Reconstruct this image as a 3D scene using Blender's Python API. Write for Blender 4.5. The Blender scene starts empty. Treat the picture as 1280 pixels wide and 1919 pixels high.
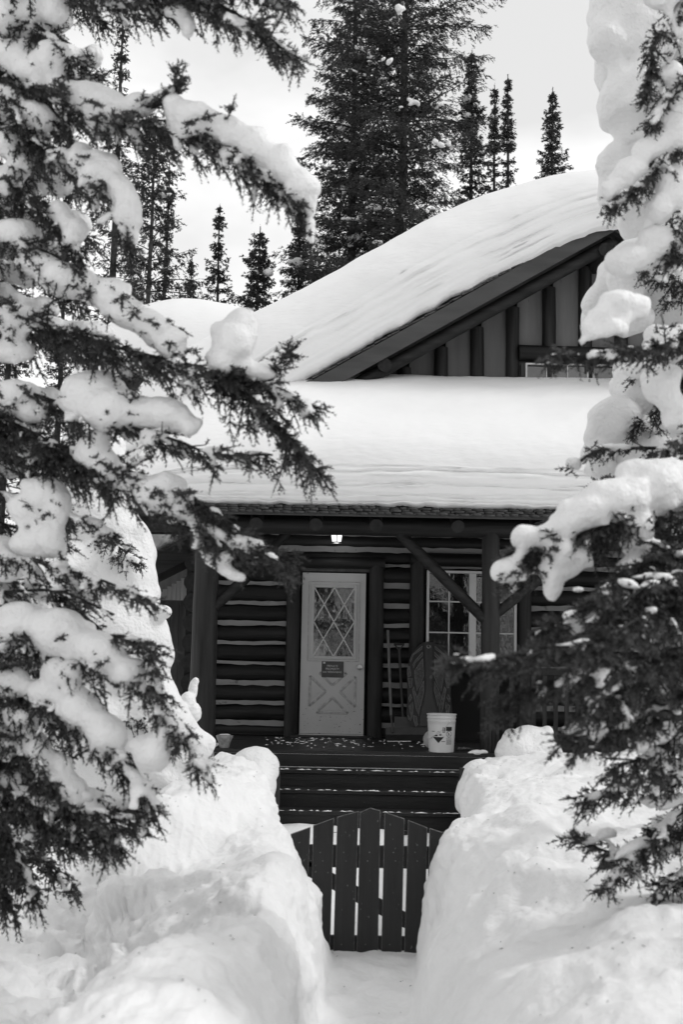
import bpy, bmesh, math, random
import numpy as np
from mathutils import Vector, Matrix, noise as mnoise

# ------------------------------------------------------------------ camera, world, sun, exposure
scn = bpy.context.scene
COL = scn.collection
R = math.radians
FPX, CX, CY = 2400.0, 640.0, 959.5          # focal length in photo pixels, photo centre
CAMZ, PITCH, ROLL = 2.10, math.atan(255.5 / 2400.0), R(1.1)
_F = Vector((0, math.cos(PITCH), math.sin(PITCH)))
_R0 = Vector((1, 0, 0)); _U0 = Vector((0, -math.sin(PITCH), math.cos(PITCH)))
_Rt = _R0 * math.cos(ROLL) + _U0 * math.sin(ROLL)
_Up = -_R0 * math.sin(ROLL) + _U0 * math.cos(ROLL)
cam = bpy.data.cameras.new('camera'); camo = bpy.data.objects.new('camera', cam); COL.objects.link(camo)
M = Matrix((( _Rt.x, _Up.x, -_F.x, 0), (_Rt.y, _Up.y, -_F.y, 0), (_Rt.z, _Up.z, -_F.z, CAMZ), (0, 0, 0, 1)))
camo.matrix_world = M
cam.sensor_fit = 'HORIZONTAL'; cam.sensor_width = 36.0; cam.lens = 36.0 * FPX / 1280.0
cam.clip_start = 0.05; cam.clip_end = 2000
cam.dof.use_dof = True; cam.dof.focus_distance = 15.0; cam.dof.aperture_fstop = 4.0
scn.camera = camo
scn.render.engine = 'CYCLES'
scn.cycles.use_denoising = True
scn.cycles.max_bounces = 8
scn.view_settings.view_transform = 'Standard'; scn.view_settings.look = 'None'
scn.view_settings.exposure = -0.06; scn.view_settings.gamma = 1.0
scn.view_settings.use_curve_mapping = False

SUN_EL, SUN_AZ = R(42), R(88)                # azimuth from +Y towards +X : from the right
world = bpy.data.worlds.new('World'); scn.world = world; world.use_nodes = True
nt = world.node_tree; nt.nodes.clear()
def wn(t): return nt.nodes.new(t)
out = wn('ShaderNodeOutputWorld'); bg = wn('ShaderNodeBackground'); sky = wn('ShaderNodeTexSky')
sky.sky_type = 'NISHITA'; sky.sun_disc = False; sky.sun_elevation = SUN_EL; sky.sun_rotation = SUN_AZ
bw = wn('ShaderNodeRGBToBW'); nt.links.new(sky.outputs[0], bw.inputs[0])
tc = wn('ShaderNodeTexCoord'); mp = wn('ShaderNodeMapping'); mp.inputs['Scale'].default_value = (1.0, 1.0, 1.9)
mp.inputs['Location'].default_value = (0.33, 0.15, 0.1)
nt.links.new(tc.outputs['Generated'], mp.inputs['Vector'])
ns = wn('ShaderNodeTexNoise'); ns.inputs['Scale'].default_value = 4.2; ns.inputs['Detail'].default_value = 5
ns.inputs['Roughness'].default_value = 0.48
nt.links.new(mp.outputs[0], ns.inputs['Vector'])
cr = wn('ShaderNodeValToRGB')
cr.color_ramp.elements[0].position = 0.40; cr.color_ramp.elements[0].color = (0.91, 0.91, 0.91, 1)
cr.color_ramp.elements[1].position = 0.60; cr.color_ramp.elements[1].color = (1.18, 1.18, 1.18, 1)
nt.links.new(ns.outputs[0], cr.inputs[0])
mul = wn('ShaderNodeMath'); mul.operation = 'MULTIPLY'; mul.inputs[1].default_value = 8.9
nt.links.new(cr.outputs[0], mul.inputs[0])
mad = wn('ShaderNodeMath'); mad.operation = 'MULTIPLY_ADD'; mad.inputs[1].default_value = 0.16
nt.links.new(bw.outputs[0], mad.inputs[0]); nt.links.new(mul.outputs[0], mad.inputs[2])
nt.links.new(mad.outputs[0], bg.inputs['Color']); bg.inputs['Strength'].default_value = 0.1
nt.links.new(bg.outputs[0], out.inputs[0])

sl = bpy.data.lights.new('sun', 'SUN'); sl.energy = 1.6; sl.angle = R(12); sl.color = (1, 1, 1)
so = bpy.data.objects.new('sun', sl); COL.objects.link(so)
sd = Vector((math.sin(SUN_AZ) * math.cos(SUN_EL), math.cos(SUN_AZ) * math.cos(SUN_EL), math.sin(SUN_EL)))
so.rotation_euler = sd.to_track_quat('Z', 'Y').to_euler()

# ------------------------------------------------------------------ helpers
def ray(px, py):
    return _F + _Rt * ((px - CX) / FPX) - _Up * ((py - CY) / FPX)
def at(px, py, Y):
    d = ray(px, py); t = Y / d.y
    return Vector((d.x * t, Y, CAMZ + d.z * t))
def ppm(Y): return FPX / Y                    # photo pixels per metre at depth Y
rnd = random.Random(7)

def tag(o, label=None, cat=None, group=None, kind=None):
    if label: o['label'] = label
    if cat: o['category'] = cat
    if group: o['group'] = group
    if kind: o['kind'] = kind
    return o
def empty(name, loc=(0, 0, 0), parent=None):
    o = bpy.data.objects.new(name, None); COL.objects.link(o); o.location = loc
    o.empty_display_size = 0.2
    if parent: o.parent = parent
    return o
def wloc(o):
    v = Vector((0, 0, 0))
    while o: v = v + Vector(o.location); o = o.parent
    return v
def link(name, me, parent=None, mat=None, smooth=False):
    """mesh data given in WORLD coordinates; a parent's offset is taken off"""
    o = bpy.data.objects.new(name, me); COL.objects.link(o)
    if mat is not None and not me.materials: me.materials.append(mat)
    if smooth: me.polygons.foreach_set('use_smooth', [True] * len(me.polygons))
    if parent:
        o.parent = parent
        o.location = -wloc(parent)
    return o

class MB:
    def __init__(s): s.v = []; s.f = []
    def poly(s, vs, fs):
        n = len(s.v); s.v += [tuple(v) for v in vs]; s.f += [tuple(i + n for i in f) for f in fs]; return s
    def box(s, c, d, rot=None, bev=0.0):
        hx, hy, hz = d[0] / 2, d[1] / 2, d[2] / 2
        if bev > 0:
            b = min(bev, hx * .9, hy * .9, hz * .9)
            bm = bmesh.new(); bmesh.ops.create_cube(bm, size=1)
            for v in bm.verts: v.co = Vector((v.co.x * d[0], v.co.y * d[1], v.co.z * d[2]))
            bmesh.ops.bevel(bm, geom=bm.edges[:], offset=b, segments=1, affect='EDGES')
            vs = [v.co.copy() for v in bm.verts]; bm.verts.index_update()
            fs = [[v.index for v in f.verts] for f in bm.faces]; bm.free()
        else:
            vs = [Vector((x, y, z)) for x in (-hx, hx) for y in (-hy, hy) for z in (-hz, hz)]
            fs = [(0, 1, 3, 2), (4, 6, 7, 5), (0, 4, 5, 1), (2, 3, 7, 6), (0, 2, 6, 4), (1, 5, 7, 3)]
        if rot is not None: vs = [rot @ v for v in vs]
        c = Vector(c); return s.poly([v + c for v in vs], fs)
    def bar(s, p0, p1, w, h, up=(0, 0, 1), bev=0.0):
        """box from p0 to p1; w across, h along up"""
        p0, p1 = Vector(p0), Vector(p1); d = p1 - p0; L = d.length; d.normalize()
        a = d.cross(Vector(up)); a.normalize(); u = a.cross(d)
        rot = Matrix((( d.x, a.x, u.x), (d.y, a.y, u.y), (d.z, a.z, u.z)))
        return s.box((p0 + p1) / 2, (L, w, h), rot, bev)
    def tube(s, pts, rad, n=8, caps=True, jit=0.0, rg=None):
        pts = [Vector(p) for p in pts]; m = len(pts)
        if not isinstance(rad, (list, tuple)): rad = [rad] * m
        base = len(s.v); prev = None
        for i, p in enumerate(pts):
            t = (pts[min(i + 1, m - 1)] - pts[max(i - 1, 0)])
            t.normalize()
            if prev is None:
                a = t.orthogonal().normalized()
            else:
                a = (prev - t * prev.dot(t)); a = a.normalized() if a.length > 1e-6 else t.orthogonal().normalized()
            prev = a; b = t.cross(a)
            for k in range(n):
                th = 2 * math.pi * k / n
                r = rad[i] * (1 + (rg.uniform(-jit, jit) if jit else 0))
                s.v.append(tuple(p + (a * math.cos(th) + b * math.sin(th)) * r))
        for i in range(m - 1):
            for k in range(n):
                k2 = (k + 1) % n
                s.f.append((base + i * n + k, base + i * n + k2, base + (i + 1) * n + k2, base + (i + 1) * n + k))
        if caps:
            s.f.append(tuple(base + k for k in range(n))[::-1]); s.f.append(tuple(base + (m - 1) * n + k for k in range(n)))
        return s
    def lathe(s, c, prof, n=24, caps=True):
        """prof = list of (radius, z) about vertical axis at c"""
        c = Vector(c); base = len(s.v); m = len(prof)
        for (r, z) in prof:
            for k in range(n):
                th = 2 * math.pi * k / n
                s.v.append((c.x + r * math.cos(th), c.y + r * math.sin(th), c.z + z))
        for i in range(m - 1):
            for k in range(n):
                k2 = (k + 1) % n
                s.f.append((base + i * n + k, base + i * n + k2, base + (i + 1) * n + k2, base + (i + 1) * n + k))
        if caps:
            s.f.append(tuple(base + k for k in range(n))[::-1]); s.f.append(tuple(base + (m - 1) * n + k for k in range(n)))
        return s
    def prism(s, pts, off):
        """planar polygon (world points) extruded by vector off"""
        pts = [Vector(p) for p in pts]; off = Vector(off); n = len(pts)
        vs = pts + [p + off for p in pts]
        fs = [tuple(range(n)), tuple(range(2 * n - 1, n - 1, -1))]
        for i in range(n):
            j = (i + 1) % n; fs.append((i, i + n, j + n, j))
        return s.poly(vs, fs)
    def mesh(s, name):
        me = bpy.data.meshes.new(name); me.from_pydata(s.v, [], s.f); me.update()
        return me
    def build(s, name, mat, parent=None, smooth=False):
        me = s.mesh(name)
        bm = bmesh.new(); bm.from_mesh(me); bmesh.ops.recalc_face_normals(bm, faces=bm.faces); bm.to_mesh(me); bm.free()
        o = link(name, me, parent, mat, smooth)
        if smooth:
            try: me.set_sharp_from_angle(angle=R(40))
            except Exception: pass
        return o

# ------------------------------------------------------------------ materials (the photograph is black and white)
def material(name, base, rough=0.7, var=0.0, scale=(5, 5, 5), bump=0.0, bscale=None, spec=0.3, detail=4, chips=None, metal=0.0, distort=0.0):
    m = bpy.data.materials.new(name); m.use_nodes = True; t = m.node_tree
    b = t.nodes['Principled BSDF']
    b.inputs['Base Color'].default_value = (base, base, base, 1); b.inputs['Roughness'].default_value = rough
    b.inputs['Specular IOR Level'].default_value = spec; b.inputs['Metallic'].default_value = metal
    tc = t.nodes.new('ShaderNodeTexCoord')
    def nz(sc, det=detail, dist=distort):
        mp = t.nodes.new('ShaderNodeMapping'); mp.inputs['Scale'].default_value = sc
        t.links.new(tc.outputs['Object'], mp.inputs['Vector'])
        n = t.nodes.new('ShaderNodeTexNoise'); n.inputs['Scale'].default_value = 1.0; n.inputs['Detail'].default_value = det
        n.inputs['Distortion'].default_value = dist
        t.links.new(mp.outputs[0], n.inputs['Vector']); return n
    last = None
    if var > 0:
        n = nz(scale); r = t.nodes.new('ShaderNodeValToRGB')
        lo, hi = base * (1 - var), base * (1 + var)
        r.color_ramp.elements[0].position = 0.3; r.color_ramp.elements[0].color = (lo, lo, lo, 1)
        r.color_ramp.elements[1].position = 0.7; r.color_ramp.elements[1].color = (hi, hi, hi, 1)
        t.links.new(n.outputs[0], r.inputs[0]); last = r.outputs[0]
    if chips:
        csc, thr, cval = chips
        n = nz(csc, 3); r = t.nodes.new('ShaderNodeValToRGB')
        r.color_ramp.elements[0].position = thr; r.color_ramp.elements[0].color = (0, 0, 0, 1)
        r.color_ramp.elements[1].position = thr + 0.02; r.color_ramp.elements[1].color = (1, 1, 1, 1)
        t.links.new(n.outputs[0], r.inputs[0])
        mx = t.nodes.new('ShaderNodeMix'); mx.data_type = 'RGBA'
        t.links.new(r.outputs[0], mx.inputs[0])
        if last: t.links.new(last, mx.inputs[6])
        else: mx.inputs[6].default_value = (base, base, base, 1)
        mx.inputs[7].default_value = (cval, cval, cval, 1); last = mx.outputs[2]
    if last: t.links.new(last, b.inputs['Base Color'])
    if bump > 0:
        n = nz(bscale or scale, 6); bp = t.nodes.new('ShaderNodeBump'); bp.inputs['Strength'].default_value = 1.0
        bp.inputs['Distance'].default_value = bump
        t.links.new(n.outputs[0], bp.inputs['Height']); t.links.new(bp.outputs[0], b.inputs['Normal'])
    return m

MAT = {}
MAT['snow'] = material('snow', 0.80, 0.55, 0.03, (2, 2, 2), 0.016, (34, 34, 34), 0.25, 6)
MAT['snow_rough'] = material('snow_trodden', 0.79, 0.6, 0.03, (3, 3, 3), 0.013, (20, 20, 20), 0.25, 6)
MAT['snow_roof'] = material('snow_roof', 0.81, 0.55, 0.02, (1, 1, 2), 0.006, (9, 9, 30), 0.25)
MAT['log_x'] = material('log_stained_x', 0.011, 0.6, 0.7, (1.2, 14, 14), 0.009, (1.6, 38, 38), 0.3)
MAT['log_z'] = material('log_stained_z', 0.017, 0.6, 0.65, (14, 14, 1.2), 0.009, (38, 38, 1.6), 0.3)
MAT['log_y'] = material('log_stained_y', 0.014, 0.6, 0.5, (18, 1.2, 18), 0.004, (45, 2, 45), 0.25)
MAT['log_end'] = material('log_end', 0.02, 0.75, 0.5, (25, 25, 25), 0.003, (40, 40, 40), 0.2)
MAT['chink'] = material('chinking', 0.22, 0.85, 0.12, (4, 4, 9), 0.004, (25, 25, 25), 0.2, chips=((9, 9, 14), 0.70, 0.12))
MAT['panel'] = material('gable_panel', 0.145, 0.75, 0.22, (7, 7, 0.7), 0.002, (30, 30, 3), 0.25, chips=((26, 26, 3), 0.73, 0.06))
MAT['fascia'] = material('fascia_board', 0.06, 0.6, 0.2, (1.5, 6, 10), 0.002, (4, 20, 40), 0.3)
MAT['shake'] = material('cedar_shake', 0.07, 0.85, 0.75, (14, 14, 30), 0.006, (40, 40, 40), 0.2)
MAT['deck'] = material('deck_plank', 0.016, 0.45, 0.5, (2, 14, 14), 0.003, (4, 40, 40), 0.4)
MAT['step'] = material('step_board', 0.013, 0.5, 0.4, (2, 14, 14), 0.003, (4, 40, 40), 0.35, chips=((20, 40, 60), 0.74, 0.12))
MAT['gate'] = material('gate_paint', 0.017, 0.5, 0.3, (14, 14, 1.4), 0.003, (50, 50, 3), 0.4, chips=((55, 55, 24), 0.70, 0.14))
MAT['gate_edge'] = material('gate_worn_edge', 0.16, 0.8, 0.5, (30, 30, 30), 0.002, (60, 60, 60), 0.2)
MAT['door'] = material('door_paint', 0.43, 0.5, 0.07, (3, 3, 2), 0.0015, (30, 30, 8), 0.35)
MAT['door_low'] = material('door_scuffed', 0.43, 0.55, 0.08, (3, 3, 2), 0.0015, (30, 30, 8), 0.3, chips=((26, 26, 44), 0.655, 0.07))
MAT['door_trim'] = material('door_moulding_shaded', 0.34, 0.6, 0.3, (20, 20, 20), 0, None, 0.3)  # darker than the door: shade of the moulding grooves put into the colour
MAT['white_frame'] = material('white_frame', 0.55, 0.45, 0.05, (5, 5, 5), 0, None, 0.4)
MAT['dark_metal'] = material('dark_metal', 0.02, 0.4, 0.2, (30, 30, 30), 0, None, 0.5, metal=0.3)
MAT['brass'] = material('knob_metal', 0.35, 0.3, 0.1, (30, 30, 30), 0, None, 0.5, metal=1.0)
MAT['steel'] = material('steel_wire', 0.4, 0.35, 0.1, (30, 30, 30), 0, None, 0.5, metal=1.0)
MAT['sign'] = material('sign_face', 0.045, 0.5, 0.35, (14, 14, 14), 0.002, (20, 20, 20), 0.4)
MAT['ink_pale'] = material('pale_lettering', 0.5, 0.7, 0.3, (60, 60, 60), 0, None, 0.2)
MAT['ink_dark'] = material('black_print', 0.015, 0.6, 0.1, (40, 40, 40), 0, None, 0.3)
MAT['ink_grey'] = material('grey_print', 0.16, 0.6, 0.5, (80, 80, 160), 0, None, 0.3)
MAT['bucket'] = material('bucket_plastic', 0.52, 0.4, 0.07, (6, 6, 3), 0.002, (10, 10, 10), 0.4)
MAT['sled_base'] = material('sled_black', 0.016, 0.55, 0.2, (20, 20, 20), 0, None, 0.4)
MAT['sled_panel'] = material('sled_panel', 0.05, 0.5, 0.75, (34, 34, 26), 0.002, (60, 60, 60), 0.4, distort=1.5)
MAT['sled_line'] = material('sled_outline', 0.15, 0.5, 0.2, (20, 20, 20), 0, None, 0.4)
MAT['handle'] = material('pale_wood_handle', 0.11, 0.6, 0.35, (40, 40, 4), 0.001, (60, 60, 6), 0.3)
MAT['plastic_dark'] = material('dark_plastic', 0.02, 0.45, 0.3, (10, 10, 10), 0, None, 0.45)
MAT['ice'] = material('cloudy_ice', 0.30, 0.25, 0.4, (18, 18, 18), 0.006, (25, 25, 25), 0.5)
MAT['curtain'] = material('pale_board', 0.42, 0.8, 0.2, (40, 40, 2), 0.003, (60, 60, 3), 0.2)
MAT['plank'] = material('weathered_plank', 0.055, 0.7, 0.35, (12, 12, 1.5), 0.003, (40, 40, 4), 0.25)
MAT['bark'] = material('spruce_bark', 0.055, 0.9, 0.5, (20, 20, 8), 0.008, (40, 40, 14), 0.15)
MAT['twig'] = material('twig_bark', 0.03, 0.9, 0.4, (40, 40, 40), 0, None, 0.15)
MAT['needle'] = material('spruce_needles', 0.052, 0.55, 0.45, (3.5, 3.5, 3.5), 0, None, 0.25)
MAT['needle_far'] = material('spruce_needles_far', 0.04, 0.6, 0.4, (1.3, 1.3, 1.3), 0, None, 0.2)
MAT['room'] = material('dark_room', 0.02, 0.9)
def glass_mat():
    m = bpy.data.materials.new('window_glass'); m.use_nodes = True
    b = m.node_tree.nodes['Principled BSDF']
    b.inputs['Base Color'].default_value = (0.012, 0.012, 0.012, 1); b.inputs['Roughness'].default_value = 0.03
    b.inputs['IOR'].default_value = 2.0; b.inputs['Specular IOR Level'].default_value = 0.6
    t = m.node_tree; n = t.nodes.new('ShaderNodeTexNoise'); n.inputs['Scale'].default_value = 5; bp = t.nodes.new('ShaderNodeBump')
    bp.inputs['Distance'].default_value = 0.0012; t.links.new(n.outputs[0], bp.inputs['Height']); t.links.new(bp.outputs[0], b.inputs['Normal'])
    return m
MAT['glass'] = glass_mat()
def lamp_mat():
    m = bpy.data.materials.new('lit_lantern_glass'); m.use_nodes = True
    b = m.node_tree.nodes['Principled BSDF']; b.inputs['Base Color'].default_value = (0.8, 0.8, 0.8, 1)
    b.inputs['Emission Color'].default_value = (1, 1, 1, 1); b.inputs['Emission Strength'].default_value = 1.15
    return m
MAT['lamp'] = lamp_mat()

def pchip_rows(A, xs, xq):
    """A[s,...] control values at xs -> values at xq, monotone-ish cubic Hermite along axis 0"""
    A = np.asarray(A, float); xs = np.asarray(xs, float)
    h = np.diff(xs); sh = (slice(None),) + (None,) * (A.ndim - 1)
    d = np.diff(A, axis=0) / h[sh]
    m = np.zeros_like(A); m[0] = d[0]; m[-1] = d[-1]
    w = np.where(d[:-1] * d[1:] > 0, 2 * d[:-1] * d[1:] / (d[:-1] + d[1:] + 1e-12), 0); m[1:-1] = w
    i = np.clip(np.searchsorted(xs, xq, side='right') - 1, 0, len(xs) - 2)
    t = (xq - xs[i]) / h[i]; t = t[sh]; H = h[i][sh]
    return ((2*t**3 - 3*t**2 + 1) * A[i] + (t**3 - 2*t**2 + t) * H * m[i] + (-2*t**3 + 3*t**2) * A[i+1] + (t**3 - t**2) * H * m[i+1])

def grid_mesh(name, P, mat, closed_u=False):
    """P[v,u,3] -> quad grid mesh, fast"""
    nv, nu = P.shape[:2]
    me = bpy.data.meshes.new(name)
    idx = np.arange(nv * nu).reshape(nv, nu)
    q = np.stack([idx[:-1, :-1], idx[:-1, 1:], idx[1:, 1:], idx[1:, :-1]], -1).reshape(-1, 4)
    me.vertices.add(nv * nu); me.vertices.foreach_set('co', P.reshape(-1).astype(np.float32))
    me.loops.add(q.size); me.loops.foreach_set('vertex_index', q.reshape(-1).astype(np.int32))
    me.polygons.add(len(q)); me.polygons.foreach_set('loop_start', (np.arange(len(q)) * 4).astype(np.int32))
    me.polygons.foreach_set('use_smooth', np.ones(len(q), bool))
    me.update(calc_edges=True); me.validate()
    me.materials.append(mat); return me
def grid_normals(P):
    du = np.gradient(P, axis=1); dv = np.gradient(P, axis=0)
    n = np.cross(du, dv); n /= (np.linalg.norm(n, axis=-1, keepdims=True) + 1e-12)
    return n
def fbm(P, sc, octv=3, off=0.0):
    flat = P.reshape(-1, 3) * sc + off
    return np.array([mnoise.fractal(Vector(p), 0.9, 2.1, octv) for p in flat.tolist()]).reshape(P.shape[:-1])
# ------------------------------------------------------------------ snow ground: a loft through cross-sections of the yard
# columns: A far left, B left yard, C foot of bank, D its shoulder, E ridge, F trench edge, F2 wall, G,H trench floor, I2 wall, I edge, J ridge, K right yard, L far right
SL = [
 (-60, [(-90,.9),(-4,.9),(-1.2,.85),(-1.0,.9),(-.7,.92),(-.5,.9),(-.4,.6),(-.3,.45),(.4,.45),(.5,.6),(.65,.9),(1.2,.95),(4,1.0),(90,1.0)]),
 (1.5, [(-90,.9),(-4,.85),(-1.2,.6),(-.98,.85),(-.65,.95),(-.45,.88),(-.34,.6),(-.25,.42),(.36,.42),(.47,.6),(.62,.9),(1.2,1.0),(4,1.1),(90,1.0)]),
 (4.4, [(-90,.9),(-4,.8),(-1.22,.42),(-1.0,.74),(-.72,.92),(-.42,.88),(-.22,.55),(-.12,.26),(.32,.26),(.52,.50),(.90,.82),(1.5,.96),(4,1.1),(90,1.0)]),
 (5.3, [(-90,.9),(-4,.75),(-1.15,.40),(-.95,.74),(-.66,.93),(-.42,.87),(-.2,.52),(-.12,.18),(.33,.18),(.52,.45),(.92,.80),(1.5,.95),(4,1.1),(90,1.0)]),
 (6.4, [(-90,.9),(-4,.62),(-1.28,.30),(-1.02,.42),(-.68,.70),(-.38,.83),(-.14,.48),(-.08,.07),(.37,.07),(.55,.40),(.95,.78),(1.55,.93),(4,1.1),(90,1.0)]),
 (7.4, [(-90,.9),(-4,.62),(-1.42,.30),(-1.18,.42),(-.72,.78),(-.38,.90),(-.14,.52),(-.05,.02),(.42,.02),(.58,.40),(.95,.78),(1.55,.96),(4,1.1),(90,1.0)]),
 (7.95,[(-90,.9),(-4,.62),(-1.50,.28),(-1.33,.80),(-.86,.98),(-.38,.95),(-.15,.54),(-.03,.0),(.47,.0),(.61,.40),(.92,.79),(1.55,.99),(4,1.1),(90,1.0)]),
 (8.35,[(-90,.9),(-4,.66),(-1.56,.30),(-1.36,.95),(-.90,1.06),(-.38,.97),(-.15,.55),(-.02,.0),(.50,.0),(.61,.40),(.84,.80),(1.55,1.0),(4,1.1),(90,1.0)]),
 (9.15,[(-90,.9),(-4,.78),(-1.52,.40),(-1.34,.95),(-.88,1.10),(-.38,1.0),(-.15,.5),(.02,-.01),(.55,-.01),(.62,.42),(.76,.84),(1.45,1.03),(4,1.12),(90,1.0)]),
 (9.6, [(-90,.9),(-4,.8),(-1.54,.46),(-1.34,.97),(-.92,1.1),(-.52,.98),(-.38,.5),(-.28,.0),(.90,.04),(.98,.42),(1.08,.88),(1.5,1.03),(4,1.12),(90,1.0)]),
 (11., [(-90,.9),(-4,.85),(-1.62,.58),(-1.42,.92),(-.98,1.06),(-.58,.96),(-.46,.5),(-.36,.13),(1.02,.13),(1.1,.5),(1.22,.94),(1.8,1.05),(4,1.12),(90,1.0)]),
 (12.6,[(-90,.9),(-4,.9),(-1.78,.72),(-1.5,.92),(-1.1,1.04),(-.82,.95),(-.72,.5),(-.62,.30),(1.18,.30),(1.24,.5),(1.32,.98),(1.9,1.08),(4,1.12),(90,1.0)]),
 (13.7,[(-90,.95),(-4,1.0),(-2.0,.95),(-1.65,.95),(-1.3,.92),(-.95,.85),(-.9,.5),(-.8,.34),(1.3,.34),(1.4,.5),(1.5,.95),(2.0,1.0),(4,1.05),(90,1.0)]),
 (14.2,[(-90,.95),(-4,1.0),(-2.1,.95),(-1.9,.85),(-1.3,.5),(-.95,.3),(-.9,.3),(-.8,.3),(1.3,.3),(1.4,.3),(1.5,.4),(2.0,.5),(8,.5),(90,1.0)]),
 (22.0,[(-90,1.0),(-4,.9),(-2.1,.8),(-1.9,.7),(-1.3,.5),(-.95,.4),(-.9,.4),(-.8,.4),(1.3,.4),(1.4,.4),(1.5,.4),(2.0,.5),(10,.6),(90,1.0)]),
 (260,[(-90,1.0),(-4,1.0),(-2.1,1.0),(-1.9,1.),(-1.3,1.),(-.95,1.),(-.9,1.),(-.8,1.),(1.3,1.),(1.4,1.),(1.5,1.),(2.0,1.),(10,1.),(90,1.0)]),
]
def build_ground():
    ys = [s[0] for s in SL]; C = np.array([s[1] for s in SL], float)
    yq = np.concatenate([np.linspace(-60, 2.0, 12)[:-1], np.arange(2.0, 3.6, .1), np.arange(3.6, 7, .034), np.arange(7, 13.9, .042), np.arange(13.9, 16, .3), np.array([18, 21, 25, 35, 60, 120, 260.])])
    Cq = pchip_rows(C, ys, yq)                                    # [Y, k, 2]
    k = np.arange(C.shape[1], dtype=float)
    per = [10, 50, 34, 50, 44, 34, 30, 34, 30, 34, 50, 60, 10]
    uq = np.concatenate([np.linspace(i, i + 1, n, endpoint=False) for i, n in enumerate(per)] + [[float(len(per))]])
    W = pchip_rows(np.swapaxes(Cq, 0, 1), k, uq)                  # [u, Y, 2]
    W = np.swapaxes(W, 0, 1)
    P = np.empty(W.shape[:2] + (3,)); P[..., 0] = W[..., 0]; P[..., 1] = yq[:, None]; P[..., 2] = W[..., 1]
    # an older vertical cut on the bank's left flank, running diagonally back from the trodden hollow
    ax, ay, bx_, by_ = -1.46, 8.35, -.70, 9.75; L_ = math.hypot(bx_ - ax, by_ - ay); ux, uy = (bx_ - ax) / L_, (by_ - ay) / L_
    al = ((P[..., 0] - ax) * ux + (P[..., 1] - ay) * uy) / L_; sd_ = (P[..., 0] - ax) * uy - (P[..., 1] - ay) * ux
    sd_ = sd_ + .02 * np.sin(P[..., 0] * 9) + .012 * np.sin(P[..., 1] * 14)
    fr = np.clip(sd_ / .34, 0, 1); fr = .5 * fr + .5 * fr * fr * (3 - 2 * fr); fade_ = np.clip(1 - sd_ / 1.5, 0, 1) ; am = np.clip(1 - al, 0, 1) ** .7 * np.clip((al + .25) / .2, 0, 1)
    P[..., 2] -= np.where((P[..., 2] > .33) & (P[..., 1] > 6.6) & (P[..., 1] < 10), .66 * fr * fade_ * am * np.clip((P[..., 2] - .33) / .3, 0, 1), 0)
    N = grid_normals(P); N *= np.sign(N[..., 2:3] + 1e-9)
    core = (np.abs(P[..., 0]) < 6) & (P[..., 1] > 2) & (P[..., 1] < 14)
    big = np.zeros(P.shape[:2]); med = big.copy(); fine = big.copy(); warp = big.copy()
    pc = P[core]
    big[core] = fbm(pc, 1.3, 2, 3.1); med[core] = fbm(pc, 4.2, 3, 9.7); fine[core] = fbm(pc, 13.0, 3, 21.3)
    d = .035 * big + .022 * med + .006 * fine
    # trodden ground left of the bank: lumpier
    low = core * np.clip((-.95 - P[..., 0]) / .2, 0, 1) * np.clip((.8 - P[..., 2]) / .25, 0, 1)
    d = d + low * (.034 * fine + .045 * med - .02 * np.abs(fine))
    # chunks thrown on the bank by the shovel
    bank = core * np.clip((P[..., 0] + 1.4) / .2, 0, 1) * np.clip((.15 - P[..., 0]) / .15, 0, 1) * np.clip((P[..., 2] - .25) / .15, 0, 1)
    d = d + bank * (.006 * fine + .032 * np.maximum(med, 0))
    right = core * np.clip((P[..., 0] - .45) / .3, 0, 1)
    d = d + right * (.02 * np.maximum(med, -.1) + .003 * fine + .035 * big)
    g = random.Random(5)
    dents = []
    for _ in range(34):  dents.append((g.uniform(-1.2, -.3), g.uniform(5.5, 12), g.uniform(.04, .10), -g.uniform(.015, .04)))
    for _ in range(40):  dents.append((g.uniform(.8, 2.6), g.uniform(4.5, 12.5), g.uniform(.07, .22), g.choice((-1, 1, 1)) * g.uniform(.03, .08)))
    for k_ in range(9):  dents.append((.2 + (.09 if k_ % 2 else -.09) + g.uniform(-.03, .03), 6.6 + k_ * .29, g.uniform(.075, .1), -g.uniform(.025, .045)))
    for (px, py, z0, r, a) in ((1000,1605,.98,.20,.10),(880,1606,.95,.13,-.06),(930,1700,.95,.30,.05),(1120,1850,.98,.28,.09),(1000,1850,.95,.2,-.07),
                               (660,1620,.9,.12,-.06),(520,1700,.95,.14,-.05),(560,1560,1.0,.16,.05),(440,1640,.98,.12,-.05),(480,1560,1.0,.22,.05),(1190,1720,1.0,.3,.07),(1060,1690,1.,.25,-.05)):
        dd = ray(px, py); t = (z0 - CAMZ) / dd.z; dents.append((dd.x * t, dd.y * t, r, a))
    for (x, y, r, a) in dents:
        q = ((P[..., 0] - x) ** 2 + ((P[..., 1] - y) * .75) ** 2) / (r * r)
        d = d + np.where(q < 9, a * np.exp(-q), 0)
    P = P + N * d[..., None]
    me = grid_mesh('snow_ground', P, MAT['snow_rough'])
    tag(link('snow_ground', me), kind='structure')
    # needles and bits of bark dropped on the snow
    ok = np.argwhere((np.abs(P[..., 0]) < 3) & (P[..., 1] > 4) & (P[..., 1] < 12) & (N[..., 2] > .75)); m = MB()
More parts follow.
